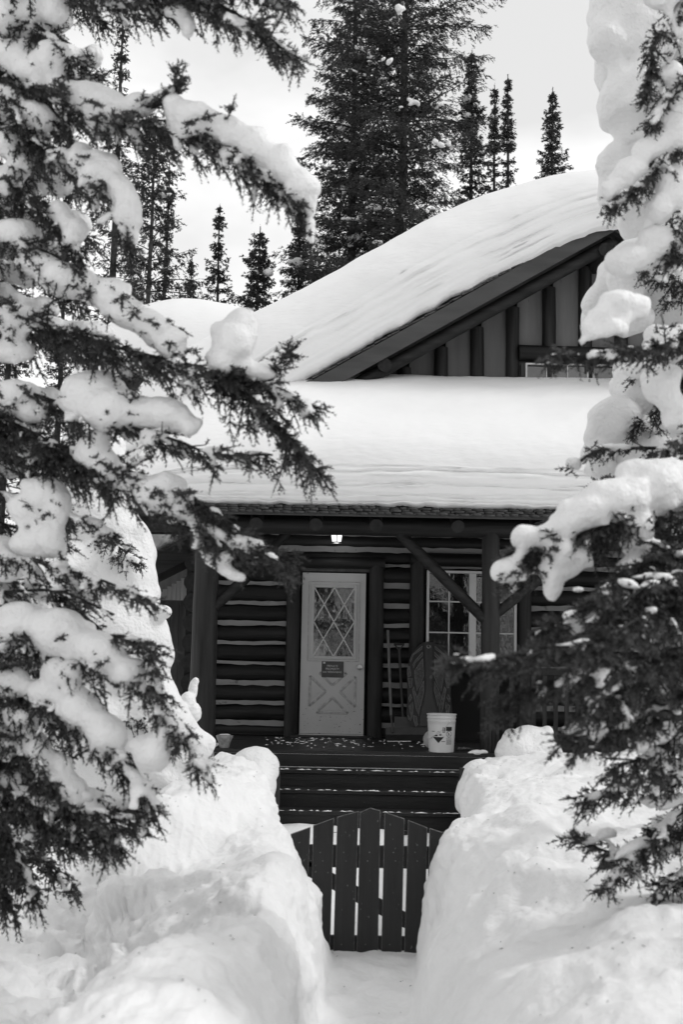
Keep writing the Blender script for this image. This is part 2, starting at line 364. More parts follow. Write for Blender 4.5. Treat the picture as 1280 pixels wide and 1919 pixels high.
    for _ in range(230):
        a, b = ok[g.randrange(len(ok))]; c = Vector(P[a, b]) + Vector((0, 0, .003)); th = g.uniform(0, 6.28); L = g.uniform(.003, .009) * (2.2 if g.random() < .08 else 1); w = g.uniform(.0015, .004)
        e = Vector((math.cos(th) * L, math.sin(th) * L, .001)); f = Vector((-math.sin(th) * w, math.cos(th) * w, 0)); m.poly([c - e - f, c + e - f * .3, c + e + f * .3, c - e + f, c + Vector((0, 0, .003))], [(0, 1, 4), (1, 2, 4), (2, 3, 4), (3, 0, 4)])
    tag(m.build('needle_litter', MAT['twig']), 'dark needles and bark crumbs dropped on the snow banks', 'litter', kind='stuff')
build_ground()

def snow_grid(name, P, label, parent=None, mat='snow_roof'):
    me = grid_mesh(name, P, MAT[mat]); o = link(name, me, parent)
    if not parent: tag(o, label, 'snow')
    return o

# ------------------------------------------------------------------ the log cabin
Yw = 16.0
cab = empty('log_cabin', (0, Yw, 1.0)); tag(cab, 'dark log cabin with a covered porch and a gable above it', 'cabin')
DECKZ = at(620, 1381, Yw).z
wx = lambda px, Y=Yw, py=1200: at(px, py, Y).x
# front wall: horizontal logs with pale chinking between them
wall = empty('log_wall', (0, 0, 0), cab)
ch_px = [1355, 1317.5, 1280, 1242.5, 1205, 1168, 1130, 1092.5, 1055, 1026, 996]
ch_z = [at(620, y + 2, Yw).z for y in ch_px]
zs = [DECKZ - .02] + ch_z + [ch_z[-1] + .23]
g = random.Random(11)
def logx(x0, x1, z, r, Y, name='log', parent=None, mat='log_x'):
    n = max(3, int(abs(x1 - x0) / .35)); m = MB()
    pts = [(x0 + (x1 - x0) * i / n, Y + g.uniform(-.006, .006), z + g.uniform(-.006, .006)) for i in range(n + 1)]
    k_ = g.uniform(.95, 1.04); m.tube(pts, [r * k_ * g.uniform(.95, 1.045) for _ in pts], 14)
    return m.build(name, MAT[mat], parent, True)
def chink(x0, x1, z, h):
    n = max(4, int((x1 - x0) / .09)); top = []; bot = []
    for i in range(n + 1):
        x = x0 + (x1 - x0) * i / n
        top.append((x, Yw + .055 + g.uniform(-.004, .004), z + h / 2 + g.uniform(-.008, .008)))
        bot.append((x, Yw + .050 + g.uniform(-.004, .004), z - h / 2 + g.uniform(-.009, .009)))
    m = MB(); vs = top + bot + [(p[0], p[1] + .06, p[2]) for p in top + bot]; N = n + 1
    fs = []
    for i in range(n):
        fs += [(i, i + 1, N + i + 1, N + i), (2*N + i, 3*N + i, 3*N + i + 1, 2*N + i + 1), (i, 2*N + i, 2*N + i + 1, i + 1), (N + i, N + i + 1, 3*N + i + 1, 3*N + i)]
    fs += [(0, N, 3*N, 2*N), (n, 2*N + n, 3*N + n, N + n)]
    m.poly(vs, fs); m.build('chinking', MAT['chink'], wall)
SEG = [(wx(346), wx(546)), (wx(708), wx(778)), (wx(975), wx(1330))]
XL, XR = wx(346), wx(1330)
for i in range(len(zs) - 1):
    z0, z1 = zs[i], zs[i + 1]; zc = (z0 + z1) / 2; r = (z1 - z0) / 2 - .022
    segs = SEG if i < 8 else ([SEG[0], SEG[1], (SEG[1][1], XR)] if i == 8 else [(XL, XR)])
    for (a, b) in segs:
        logx(a, b, zc, r, Yw + .12, parent=wall)
        if i < len(zs) - 2:
            chink(a + .01, b - .01, z1, .052 * g.uniform(.65, 1.4))
MB().box(((XL + XR) / 2, Yw + .30, 3.2), (XR - XL - .1, .12, 4.6)).build('wall_core', MAT['room'], wall)
# side wall of the cabin (left) : log ends and plain wall
for i in range(len(zs) - 1):
    zc = (zs[i] + zs[i + 1]) / 2
    m = MB(); m.tube([(XL + .1, Yw - .18, zc + .11), (XL + .1, 20.4, zc + .11)], (zs[i + 1] - zs[i]) / 2 - .01, 12)
    m.build('log', MAT['log_y'], wall, True)
# vertical logs beside door and window, header logs
def vlog(px, r, z0, z1, Y, name, parent=cab):
    x = wx(px, Y); m = MB()
    pts = [(x + g.uniform(-.004, .004), Y, z0 + (z1 - z0) * i / 6) for i in range(7)]
    m.tube(pts, [r * g.uniform(.97, 1.03) for _ in pts], 14); return m.build(name, MAT['log_z'], parent, True)
ZH = at(620, 1060, Yw).z
vlog(548, .088, DECKZ, ZH + .02, Yw + .02, 'door_post'); vlog(704, .094, DECKZ, ZH + .02, Yw + .02, 'door_post')
logx(wx(538), wx(720), at(620, 1054, Yw).z, .075, Yw + .0, 'door_header', cab)
MB().box((wx(627), Yw + .05, at(627, 1067, Yw).z), (.9, .1, .06), bev=.008).build('door_head_board', MAT['plank'], cab)
vlog(781, .098, DECKZ, at(781, 1050, Yw).z, Yw + .04, 'window_post'); vlog(982, .09, DECKZ, at(981, 1050, Yw).z, Yw + .04, 'window_post')
logx(wx(768), wx(1000), at(880, 1052, Yw).z + .02, .085, Yw + .03, 'window_header', cab)

# door
YD = Yw + .02
dl, dr = wx(564, YD, 1225), wx(683.5, YD, 1225); dtop, dbot = at(625, 1074, YD).z, at(625, 1379, YD).z
dw, dh = dr - dl, dtop - dbot
door = empty('door', (0, 0, 0), cab)
def dpt(u, v, y=0.0): return (dl + u * dw, YD - y, dtop - v * dh)       # u right, v down, y towards the viewer
gu0, gu1, gv0, gv1 = .175, .84, .083, .52                            # glass opening
m = MB()
def dbox(m, u0, u1, v0, v1, y0, y1, bev=0.0):
    a = dpt(u0, v0); b = dpt(u1, v1)
    m.box(((a[0] + b[0]) / 2, YD - (y0 + y1) / 2, (a[2] + b[2]) / 2), (abs(b[0] - a[0]), abs(y1 - y0), abs(a[2] - b[2])), bev=bev)
dbox(m, 0, gu0, 0, .80, -.02, .022); dbox(m, gu1, 1, 0, .80, -.02, .022); dbox(m, gu0, gu1, 0, gv0, -.02, .022); dbox(m, gu0, gu1, gv1, .80, -.02, .022)
m.build('door_slab', MAT['door'], door)
m = MB(); dbox(m, 0, 1, .80, .985, -.02, .0222); m.build('kick_panel', MAT['door_low'], door)
m = MB(); dbox(m, -.005, 1.0, .988, 1.0, -.02, .035); m.build('sweep', MAT['white_frame'], door)
m = MB(); dbox(m, gu0 + .002, gu1 - .002, gv0 + .002, gv1 - .002, -.006, .002); m.build('glass', MAT['glass'], door)
m = MB()
for (a, b, c, d_) in ((gu0 - .03, gu0 + .02, gv0 - .012, gv1 + .012), (gu1 - .02, gu1 + .03, gv0 - .012, gv1 + .012)): dbox(m, a, b, c, d_, .02, .036, .006)
for (c, d_) in ((gv0 - .012, gv0 + .008), (gv1 - .008, gv1 + .012)): dbox(m, gu0 + .02, gu1 - .02, c, d_, .02, .0355, .006)
m.build('glazing_frame', MAT['door'], door)
m = MB()
for (a, b, c, d_) in ((gu0 - .075, gu0 - .065, gv0 - .03, gv1 + .025), (gu1 + .065, gu1 + .075, gv0 - .03, gv1 + .025)): dbox(m, a, b, c, d_, .02, .028, .003)
for (c, d_) in ((gv0 - .03, gv0 - .026), (gv1 + .021, gv1 + .025)): dbox(m, gu0 - .065, gu1 + .065, c, d_, .02, .0275, .003)
m.build('moulding', MAT['door_trim'], door)
hu = (gu1 - gu0)
A0, A1 = gu0 + .015, gu1 - .015; B0, B1 = gv0 + .006, gv1 - .006
mu, mv = (A0 + A1) / 2, (B0 + B1) / 2
for (u0, v0, u1, v1) in ((A0, B0, A1, B1), (A1, B0, A0, B1), (mu, B0, A0, mv), (mu, B0, A1, mv), (A0, mv, mu, B1), (A1, mv, mu, B1)):
    MB().bar(dpt(u0, v0, .014), dpt(u1, v1, .014), .014, .021, (0, 1, 0), .003).build('muntin', MAT['white_frame'], door)
# cross-buck panels on the lower half: four triangular mouldings
def tri(pts, w=.016):
    m = MB()
    for i in range(len(pts)):
        m.bar(dpt(*pts[i], .022), dpt(*pts[(i + 1) % len(pts)], .022), .032, w, (0, 1, 0), .004)
    m.build('panel_moulding', MAT['door_trim'], door)
tri([(.15, .635), (.40, .727), (.15, .82)], .012); tri([(.86, .635), (.62, .727), (.86, .82)], .012)
tri([(.26, .858), (.505, .765), (.75, .858)], .012); tri([(.30, .615), (.505, .69), (.72, .615)], .012)
for pts in ([(.19, .69), (.31, .727), (.19, .765)], [(.82, .69), (.70, .727), (.82, .765)], [(.38, .84), (.505, .79), (.63, .84)]):
    m = MB(); m.prism([dpt(u, v, .0221) for u, v in pts], (0, -.006, 0)); m.build('raised_panel', MAT['door'], door)
m = MB(); kx, _, kz = dpt(.925, .577)
m.tube([(kx, YD - .02, kz), (kx, YD - .045, kz), (kx, YD - .06, kz), (kx, YD - .085, kz), (kx, YD - .092, kz)], [.036, .02, .033, .033, .012], 16)
m.build('knob', MAT['brass'], door, True)
m = MB(); kx, _, kz = dpt(.505, .235); m.tube([(kx, YD - .012, kz), (kx, YD - .03, kz)], .016, 14); m.build('peephole', MAT['brass'], door, True)
m = MB(); m.box((wx(625), Yw - .06, DECKZ + .012), (1.0, .2, .03), bev=.006); m.build('threshold', MAT['deck'], cab)

# window with white frame
win = empty('window', (0, 0, 0), cab); YN = Yw + .0
def wpt(px, py): return at(px, py + (880 - px) * .0192, YN)
wl, wr = wpt(799, 1160).x, wpt(968, 1160).x; wt, wb = wpt(880, 1070).z, wpt(880, 1244).z
def wbar(x0, x1, z0, z1, y0, y1, name, mat='white_frame', par=win):
    MB().box(((x0 + x1) / 2, YN + (y0 + y1) / 2, (z0 + z1) / 2), (x1 - x0, y1 - y0, z1 - z0), bev=.004).build(name, MAT[mat], par)
fw = .032
wbar(wl, wl + fw, wb, wt, -.03, .05, 'frame'); wbar(wr - fw, wr, wb, wt, -.03, .05, 'frame')
wbar(wl + fw, wr - fw, wt - fw, wt, -.028, .05, 'frame'); wbar(wl + fw, wr - fw, wb, wb + fw, -.028, .05, 'frame')
mx0, mx1 = wpt(879, 1150).x, wpt(892, 1150).x
wbar(mx0, mx1, wb + fw, wt - fw, -.026, .05, 'mullion')
for (a, b) in ((wl + fw, mx0), (mx1, wr - fw)):
    c = (a + b) / 2
    rows = [wt - fw, wpt(880, 1128).z, wpt(880, 1186).z, wb + fw]
    wbar(c - .008, c + .008, wb + fw, wt - fw, -.012, .03, 'muntin')
    for z in rows[1:3]: wbar(a, b, z - .009, z + .009, -.014, .03, 'muntin')
    for j in range(3):
        for (p, q) in ((a, c - .008), (c + .008, b)):
            m = MB(); m.box(((p + q) / 2, YN + .022, (rows[j] + rows[j + 1]) / 2), (q - p, .006, rows[j] - rows[j + 1] - .018), Matrix.Rotation(g.uniform(-.006, .006), 3, 'X') @ Matrix.Rotation(g.uniform(-.006, .006), 3, 'Z'))
            m.build('pane', MAT['glass'], win)
MB().box(((wl + wr) / 2, YN - .05, wb - .03), (wr - wl + .12, .13, .045), bev=.008).build('sill', MAT['plank'], win)
# porch deck
YF = 13.9
deck = empty('porch_deck', (0, 0, 0), cab); dxl, dxr = wx(400, YF, 1400), wx(1330, YF, 1400)
n = 15; pw = (Yw - YF) / n
for i in range(n):
    MB().box(((dxl + dxr) / 2 + g.uniform(-.01, .01), YF + pw * (i + .5), DECKZ - .02 + g.uniform(-.002, .002)), (dxr - dxl, pw - .008, .04), bev=.005).build('plank', MAT['deck'], deck)
MB().box(((dxl + dxr) / 2, YF - .005, DECKZ - .105), (dxr - dxl - .02, .03, .13)).build('rim_board', MAT['step'], deck)
MB().box(((dxl + dxr) / 2, YF + .1, .45), (dxr - dxl - .3, .04, DECKZ - .3)).build('skirt', MAT['step'], deck)
# porch steps
st = empty('porch_steps', (0, YF, 0)); tag(st, 'wide dark wooden steps dusted with snow leading up to the porch', 'steps')
sx0, sx1 = wx(470, 13.3, 1460), wx(880, 13.3, 1460)
for i in range(5):
    z = DECKZ - .177 * (i + 1); y1 = YF - .27 * i - .015; y0 = YF - .27 * (i + 1)
    MB().box(((sx0 + sx1) / 2, (y0 + y1) / 2 - .01, z - .022), (sx1 - sx0, y1 - y0 + .02, .044), bev=.008).build('tread', MAT['step'], st)
    MB().box(((sx0 + sx1) / 2, y0 + .02, z - .115), (sx1 - sx0 - .04, .025, .14)).build('riser', MAT['step'], st)
m = MB()
g2 = random.Random(3)
for i in range(4):                                # thin drifts left along the treads
    z = DECKZ - .177 * i + (.0 if i else .0); y0 = YF - .27 * i
    for _ in range(30 if i else 130):
        x = g2.uniform(sx0 + .1, sx1 - .1) if i else g2.uniform(sx0, sx1 - .25)
        y = y0 - g2.uniform(-.012, .03) if i else Yw - .2 - (abs(g2.gauss(0, .7)) % 1.6)
        if i: y = YF - .27 * i - .005 + g2.uniform(-.05, .01)
        w, d_ = g2.uniform(.004, .026) * (1.6 if i else 1), g2.uniform(.003, .011)
        if g2.random() < .12: w *= 2.2
        c = Vector((x, y, z + .001)); k = 7; ring = []
        for a in range(k):
            th = a / k * 6.283; rr = g2.uniform(.7, 1.2); ring.append(c + Vector((math.cos(th) * w * rr, math.sin(th) * d_ * rr, 0)))
        m.poly(ring + [c + Vector((0, 0, g2.uniform(.004, .012)))], [(a, (a + 1) % k, k) for a in range(k)])
tag(m.build('snow_dusting', MAT['snow']), 'thin scraps of snow scattered on the porch floor and steps', 'snow', kind='stuff')

# porch posts, beam, braces, rafters
YP = 14.2
ZB = at(620, 984, YP).z
def post(px, r0, r1, name='porch_post', top=ZB - .02):
    x = wx(px, YP, 1200); m = MB()
    pts = [(x + g.uniform(-.004, .004), YP, DECKZ + (top - DECKZ) * i / 8) for i in range(9)]
    m.tube(pts, [r0 + (r1 - r0) * i / 8 for i in range(9)], 18); return m.build(name, MAT['log_z'], cab, True)
post(383, .150, .130); post(919, .108, .098); post(1330, .11, .1)
bx0, bx1 = wx(255, YP, 992), wx(1400, YP, 992)
m = MB(); n = 20
m.tube([(bx0 + (bx1 - bx0) * i / n, YP, ZB) for i in range(n + 1)], [.112 * g.uniform(.98, 1.02) for i in range(n + 1)], 16)
m.build('porch_beam', MAT['log_x'], cab, True)
def brace(p0, p1, Y0, Y1, r):
    a, b = at(*p0, Y0), at(*p1, Y1); m = MB(); m.tube([a, (a + b) / 2, b], [r, r * 1.05, r], 12); m.build('knee_brace', MAT['log_x'], cab, True)
brace((745, 995), (908, 1160), YP, YP, .062); brace((930, 1150), (1015, 1082), YP, YP, .055)
brace((398, 1140), (462, 1082), YP, YP, .06); brace((498, 1040), (545, 990), YP + .5, YP + .5, .05)
# porch roof
YE = 13.65; ZE = at(700, 966, YE).z; TS = math.tan(R(25))
rx0, rx1 = wx(235, YE, 960), wx(1430, YE, 960)
roofp = empty('porch_roof', (0, 0, 0), cab)
def zroof(y): return ZE + (y - YE) * TS
m = MB()
m.prism([(rx0, YE, ZE), (rx0, Yw + .1, zroof(Yw + .1)), (rx0, Yw + .1, zroof(Yw + .1) + .05), (rx0, YE, ZE + .05)], (rx1 - rx0, 0, 0)); m.build('roof_deck', MAT['plank'], roofp)
MB().box(((rx0 + rx1) / 2, YE - .012, ZE + .01), (rx1 - rx0, .02, .05)).build('drip_edge', MAT['fascia'], roofp)
# shake butts at the eave
shake_me = []
for q in range(6):
    mm = MB(); w = (.085, .11, .14, .07, .12, .095)[q]; mm.box((0, 0, 0), (w, .34, .022), bev=.004)
    mm.v = [(v[0], v[1], v[2] + g.uniform(-.004, .004)) for v in mm.v]
    me_ = mm.mesh('shake'); me_.materials.append(MAT['shake']); shake_me.append((me_, w))
for layer in range(3):
    x = rx0 + g.uniform(0, .05)
    while x < rx1 - .1:
        me_, w = g.choice(shake_me)
        o = bpy.data.objects.new('shake', me_); COL.objects.link(o); o.parent = roofp
        o.location = Vector((x + w / 2, YE + .12 - g.uniform(.0, .04) + layer * .012, ZE + .062 + layer * .027 + g.uniform(-.004, .004))) - wloc(roofp)
        o.rotation_euler = (R(25) * .6, g.uniform(-.02, .02), 0)
        x += w + g.uniform(.003, .012)
for px in (360, 480, 592, 705, 858, 1010, 1170):
    c = at(px, 985 + (px - 705) * .014, YE + .12); m = MB()
    m.tube([(c.x, YE + .1, c.z), (c.x, YE + 1.2, c.z + 1.1 * TS), (c.x, Yw, c.z + (Yw - YE - .1) * TS)], .072, 14)
    m.build('rafter', MAT['log_y'], roofp, True)

# gable above the porch
YR = 15.25
P1, P2 = at(612, 699, YR), at(1050, 457, YR); SLP = (P2.z - P1.z) / (P2.x - P1.x)
XRG = at(1152, 460, YR).x; ZRG = P1.z + SLP * (XRG - P1.x)
XE = at(215, 800, YR).x; XER = 2 * XRG - XE
def zg(x): return ZRG - SLP * abs(x - XRG)
YB = 20.6
gab = empty('gable', (0, 0, 0), cab)
roof = empty('main_roof', (0, 0, 0), cab)
for s, xe in ((-1, XE), (1, XER)):
    m = MB(); m.prism([(XRG, YR + .02, ZRG), (xe, YR + .02, zg(xe)), (xe, YR + .02, zg(xe) - .09), (XRG, YR + .02, ZRG - .09)], (0, YB - YR, 0)); m.build('roof_deck', MAT['plank'], roof)
    m = MB(); fh = .225
    m.prism([(XRG, YR - .03, ZRG), (xe, YR - .03, zg(xe)), (xe, YR - .03, zg(xe) - fh), (XRG, YR - .03, ZRG - fh)], (0, .04, 0)); m.build('bargeboard', MAT['fascia'], roof)
    m = MB(); o_ = .325; m.tube([(XRG, YR + .16, ZRG - o_), ((XRG + xe) / 2, YR + .16, zg((XRG + xe) / 2) - o_), (xe, YR + .16, zg(xe) - o_)], .082, 12); m.build('barge_log', MAT['log_x'], roof, True)
m = MB(); m.tube([(XRG - .1, YR + .05, ZRG - .44), (XRG - .1, Yw + .2, ZRG - .44)], .085, 14); m.build('ridge_log', MAT['log_y'], roof, True)
c = at(720, 690, YR + .2); m = MB(); m.tube([(c.x, YR + .02, c.z), (c.x, Yw + .2, c.z)], .085, 14); m.build('purlin', MAT['log_y'], roof, True)
# shakes showing along the rake
for i in range(46):
    x = P1.x - .4 + i * .075
    if x > XRG - .6: break
    mm = MB(); mm.box((x, YR + .06, zg(x) + .022 + g.uniform(-.006, .006)), (.16, .2, .018), Matrix.Rotation(-math.atan(SLP) + g.uniform(.02, .09), 3, 'Y'))
    if i % 2 == 0: mm.build('shake', MAT['shake'], roof)
# panels and vertical logs of the gable wall
zb = zroof(Yw) - .3
lpx = [560, 627, 694, 760, 828, 895, 962, 1030, 1098, 1166, 1234, 1302]
for k_, px in enumerate(lpx):
    x = wx(px, Yw - .02, 620); top = zg(x) - .33
    if top > zb + .1:
        m = MB(); pts = [(x + g.uniform(-.004, .004), Yw + .03, zb + (top - zb) * i / 5) for i in range(6)]
        m.tube(pts, [.088 * g.uniform(.96, 1.04) for _ in pts], 12); m.build('vertical_log', MAT['log_z'], gab, True)
    if k_ + 1 < len(lpx):
        x2 = wx(lpx[k_ + 1], Yw - .02, 620); xa, xb = x + .06, x2 - .06
        ta, tb = zg(xa) - .3, zg(xb) - .3
        if min(ta, tb) > zb:
            m = MB(); m.prism([(xa, Yw + .06, zb), (xb, Yw + .06, zb), (xb, Yw + .06, tb), ((xa + xb) / 2, Yw + .06, max(ta, tb, zg((xa + xb) / 2) - .3)), (xa, Yw + .06, ta)], (0, .03, 0)); m.build('wall_panel', MAT['panel'], gab)
m = MB(); m.prism([(XE + .3, Yw + .16, 3.5), (XER - .3, Yw + .16, 3.5), (XER - .3, Yw + .16, zg(XER - .3) - .1), (XRG, Yw + .16, ZRG - .1), (XE + .3, Yw + .16, zg(XE + .3) - .1)], (0, .1, 0)); m.build('gable_core', MAT['room'], gab)
a, b = wx(972, Yw, 660), wx(1300, Yw, 660); zh = at(1000, 661, Yw - .05).z
logx(a, b, zh, .105, Yw - .0, 'window_header', gab)
uw = empty('upper_window', (0, 0, 0), cab)
ul, ur = wx(985, Yw - .08, 690), wx(1103, Yw - .08, 690); ut = at(1040, 681.5, Yw - .08).z; ub = ut - .75
MB().box(((ul + wx(1260)) / 2, Yw + .02, (ut + ub) / 2), (wx(1260) - ul + .1, .1, ut - ub)).build('reveal', MAT['plank'], uw)
def ubar(x0, x1, z0, z1, y, nm, mat='white_frame'):
    MB().box(((x0 + x1) / 2, y, (z0 + z1) / 2), (x1 - x0, .04, z1 - z0), bev=.003).build(nm, MAT[mat], uw)
yu = Yw - .07
for off in (0, wx(1111, Yw - .08, 690) - ul):
    l, r_ = ul + off, ur + off
    ubar(l, l + .022, ub, ut, yu, 'frame'); ubar(r_ - .022, r_, ub, ut, yu, 'frame'); ubar(l + .022, r_ - .022, ut - .022, ut, yu, 'frame')
    for t_ in (1/3, 2/3):
        xx = l + (r_ - l) * t_; ubar(xx - .006, xx + .006, ub, ut - .022, yu + .004, 'muntin')
    for t_ in range(3):
        xa, xb = l + .022 + (r_ - l - .03) * t_ / 3, l + .016 + (r_ - l - .03) * (t_ + 1) / 3
        m = MB(); m.box(((xa + xb) / 2, yu + .015, (ut + ub) / 2), (xb - xa, .006, ut - ub - .05), Matrix.Rotation(R(-3.0 + t_), 3, 'X')); m.build('pane', MAT['glass'], uw)

# ------------------------------------------------------------------ snow lying on the roofs
def layered(prof, steps, grooves):
    """resample a profile [(y,h)] finely, return arrays; grooves are pushed in by the caller"""
    prof = np.array(prof, float); s = np.concatenate([[0], np.cumsum(np.hypot(*np.diff(prof, axis=0).T))])
    q = np.linspace(0, s[-1], steps); return pchip_rows(prof, s, q)
# porch roof snow
def porch_snow():
    prof = [(YE + .02, .10), (YE - .06, .15), (YE - .11, .26), (YE - .13, .42), (YE - .10, .60), (YE - .02, .78), (YE + .13, .95), (YE + .40, 1.16), (YE + .85, 1.43), (YE + 1.35, 1.69), (YE + 1.8, 1.89), (YE + 2.15, 2.01), (Yw + .04, 2.05)]
    s = np.concatenate([[0], np.cumsum(np.hypot(*np.diff(np.array(prof), axis=0).T))])
    q = np.concatenate([np.linspace(0, .95, 95, endpoint=False), np.linspace(.95, s[-1], 44)])
    pr = pchip_rows(np.array(prof), s, q)
    xs = np.linspace(rx0 - .08, rx1 + .1, 240)
    P = np.empty((len(q), len(xs), 3)); P[..., 0] = xs[None, :]; P[..., 1] = pr[:, 0:1]; P[..., 2] = ZE + pr[:, 1:2]
    e = np.clip((xs - xs[0]) / 1.5, 0, 1); e = (1 - (1 - e) ** 2.6) ** .5 * .9 + .1 * e
    base = np.maximum(ZE + .07, zroof(pr[:, 0:1]) + .06)
    P[..., 2] = base + (P[..., 2] - base) * e[None, :]
    wob = np.array([[mnoise.noise(Vector((x * .9, 0, 3.3))) * .02 + mnoise.noise(Vector((x * 3.1, 5, 3.3))) * .008 for x in xs]])
    h = pr[:, 1:2] - .10 + wob
    gr = np.zeros_like(P[..., 0])
    for (hc, dep, w) in ((.045, .014, .006), (.10, .02, .010), (.125, .012, .006), (.215, .022, .009), (.24, .008, .01), (.365, .026, .010), (.40, .008, .012)):
        gr += dep * np.exp(-((h - hc + .012 * np.sin(xs[None, :] * 2.3 + hc * 40) + .004*np.sin(xs[None,:]*11+hc*90)) / w) ** 2)
    P[..., 1] += gr
    nz = fbm(P, 1.2, 3, 4.0); N = grid_normals(P); N *= np.where(N[..., 2:3] < 0, -1, 1)
    P += N * (.014 * nz + .02 * fbm(P, .55, 2, 8.0) + .004 * fbm(P, 8, 2, 1.0))[..., None]
    P[..., 2] += np.exp(-((pr[:, 1:2] - .1) / .06) ** 2) * np.array([[mnoise.noise(Vector((x * 7, 1, 2))) * .022 + mnoise.noise(Vector((x * 23, 1, 2))) * .012 for x in xs]])
    snow_grid('roof_snow', P, 'deep smooth snow covering the porch roof above the door')
porch_snow()
# main roof snow: profile from the rake inward, swept over the ridge
def main_snow():
    T = 1.02
    prof = [(YR + .03, .03), (YR - .08, .06), (YR - .16, .16), (YR - .19, .30), (YR - .15, .46), (YR - .06, .60), (YR + .10, .74), (YR + .36, .87), (YR + .8, .96), (YR + 1.5, 1.0), (YB - .6, 1.0), (YB - .1, .8), (YB + .1, .4), (YB, .05)]
    s = np.concatenate([[0], np.cumsum(np.hypot(*np.diff(np.array(prof), axis=0).T))])
    q = np.concatenate([np.linspace(0, .95, 90, endpoint=False), np.linspace(.95, 2.6, 30, endpoint=False), np.linspace(2.6, s[-1], 24)])
    pr = pchip_rows(np.array(prof), s, q)
    xs = np.linspace(XE - .25, XER + .25, 250); dx = xs - XRG
    ztop = ZRG + T + .22 - SLP * (np.sqrt(dx ** 2 + 1.5 ** 2) - .75) + .10 * np.exp(-((dx + 1.9) / 1.2) ** 2)
    zbot = ZRG - SLP * (np.sqrt(dx ** 2 + .55 ** 2) - .06) + .015
    e = np.clip(np.minimum((xs - xs[0]), (xs[-1] - xs)) / .9, 0, 1); e = np.sqrt(1 - (1 - e) ** 2)
    ztop = zbot + (ztop - zbot) * e
    P = np.empty((len(q), len(xs), 3)); P[..., 0] = xs[None]; P[..., 1] = pr[:, 0:1]
    P[..., 2] = zbot[None] + (ztop - zbot)[None] * pr[:, 1:2]
    wv = np.array([mnoise.noise(Vector((x * 1.1, 2, 9))) * .03 + mnoise.noise(Vector((x * 4, 7, 9))) * .012 for x in xs]); fade = np.array([.5 + .9 * abs(mnoise.noise(Vector((x * .7, 4, 1)))) for x in xs])
    h = pr[:, 1:2] * np.ones_like(P[..., 0])
    gr = np.zeros_like(h)
    for (hc, dep, w) in ((.06, .02, .012), (.13, .026, .014), (.17, .016, .01), (.25, .034, .018), (.37, .03, .018), (.44, .014, .014)):
        gr += .62 * dep * np.exp(-((h - hc + wv[None] + .02 * np.sin(xs[None] * .9 + hc * 20)) / w) ** 2) * fade[None] * (pr[:, 0:1] < YR + 1)
    P[..., 1] += gr
    P[..., 1] -= (.10 * np.exp(-(dx / .9) ** 2))[None] * np.clip(1 - (pr[:, 0:1] - YR), 0, 1)
    N = grid_normals(P); N *= np.where(N[..., 2:3] < 0, -1, 1)
    P += N * (.03 * fbm(P, .8, 3, 7.0) + .006 * fbm(P, 6, 2, 1.0))[..., None]
    P[..., 2] += (np.exp(-((pr[:, 1:2] - .04) / .05) ** 2) * (pr[:, 0:1] < YR + .5)) * np.array([[mnoise.noise(Vector((x * 5, 1, 2))) * .03 + mnoise.noise(Vector((x * 17, 1, 2))) * .015 for x in xs]])
    snow_grid('roof_snow', P, 'thick overhanging slab of layered snow on the main gable roof')
main_snow()
# ------------------------------------------------------------------ blobs of snow (union of ellipsoids, remeshed smooth)
_ico = None
def ico():
    global _ico
    if _ico is None:
        bm = bmesh.new(); bmesh.ops.create_icosphere(bm, subdivisions=2, radius=1.0); bm.verts.index_update()
        _ico = (np.array([v.co[:] for v in bm.verts]), np.array([[v.index for v in f.verts] for f in bm.faces])); bm.free()
    return _ico
_tex = {}
def cloudtex(sz):
    if sz not in _tex:
        t = bpy.data.textures.new('snow_lumps', 'CLOUDS'); t.noise_scale = sz; t.noise_depth = 2; _tex[sz] = t
    return _tex[sz]
def snow_blobs(name, ells, voxel, parent=None, mat='snow', smooth=6, disp=.02, dsz=.09):
    """ells = [(centre, (rx,ry,rz), rotY)] in world coordinates"""
    V, Fc = ico(); vs = []; fs = []; n = 0
    for (c, r, ry) in ells:
        A = V * np.array(r)
        if ry:
            cs, sn = math.cos(ry), math.sin(ry)
            A = np.stack([A[:, 0] * cs + A[:, 2] * sn, A[:, 1], -A[:, 0] * sn + A[:, 2] * cs], 1)
        vs.append(A + np.array(c)); fs.append(Fc + n); n += len(V)
    vs = np.concatenate(vs); fs = np.concatenate(fs)
    me = bpy.data.meshes.new(name)
    me.vertices.add(len(vs)); me.vertices.foreach_set('co', vs.reshape(-1).astype(np.float32))
    me.loops.add(fs.size); me.loops.foreach_set('vertex_index', fs.reshape(-1).astype(np.int32))
    me.polygons.add(len(fs)); me.polygons.foreach_set('loop_start', (np.arange(len(fs)) * 3).astype(np.int32))
    me.update(calc_edges=True); me.materials.append(MAT[mat])
    o = link(name, me, parent, None, True)
    m = o.modifiers.new('remesh', 'REMESH'); m.mode = 'VOXEL'; m.voxel_size = voxel; m.use_smooth_shade = True
    if disp:
        d = o.modifiers.new('lumps', 'DISPLACE'); d.texture = cloudtex(dsz); d.strength = disp; d.texture_coords = 'GLOBAL'; d.mid_level = .5
    if disp and voxel >= .013:
        d = o.modifiers.new('swells', 'DISPLACE'); d.texture = cloudtex(dsz * 2.6); d.strength = disp * 2.2; d.texture_coords = 'GLOBAL'; d.mid_level = .55
    s = o.modifiers.new('soften', 'SMOOTH'); s.iterations = smooth; s.factor = .5
    return o
def pe(px, py, Y, rx, ry=None, rz=None, rot=0):
    """ellipsoid from photo pixels: centre, half-sizes in pixels"""
    k = Y / FPX; ry = ry or rx; return (at(px, py, Y), (rx * k, (rz or min(rx, ry)) * k, ry * k), rot)

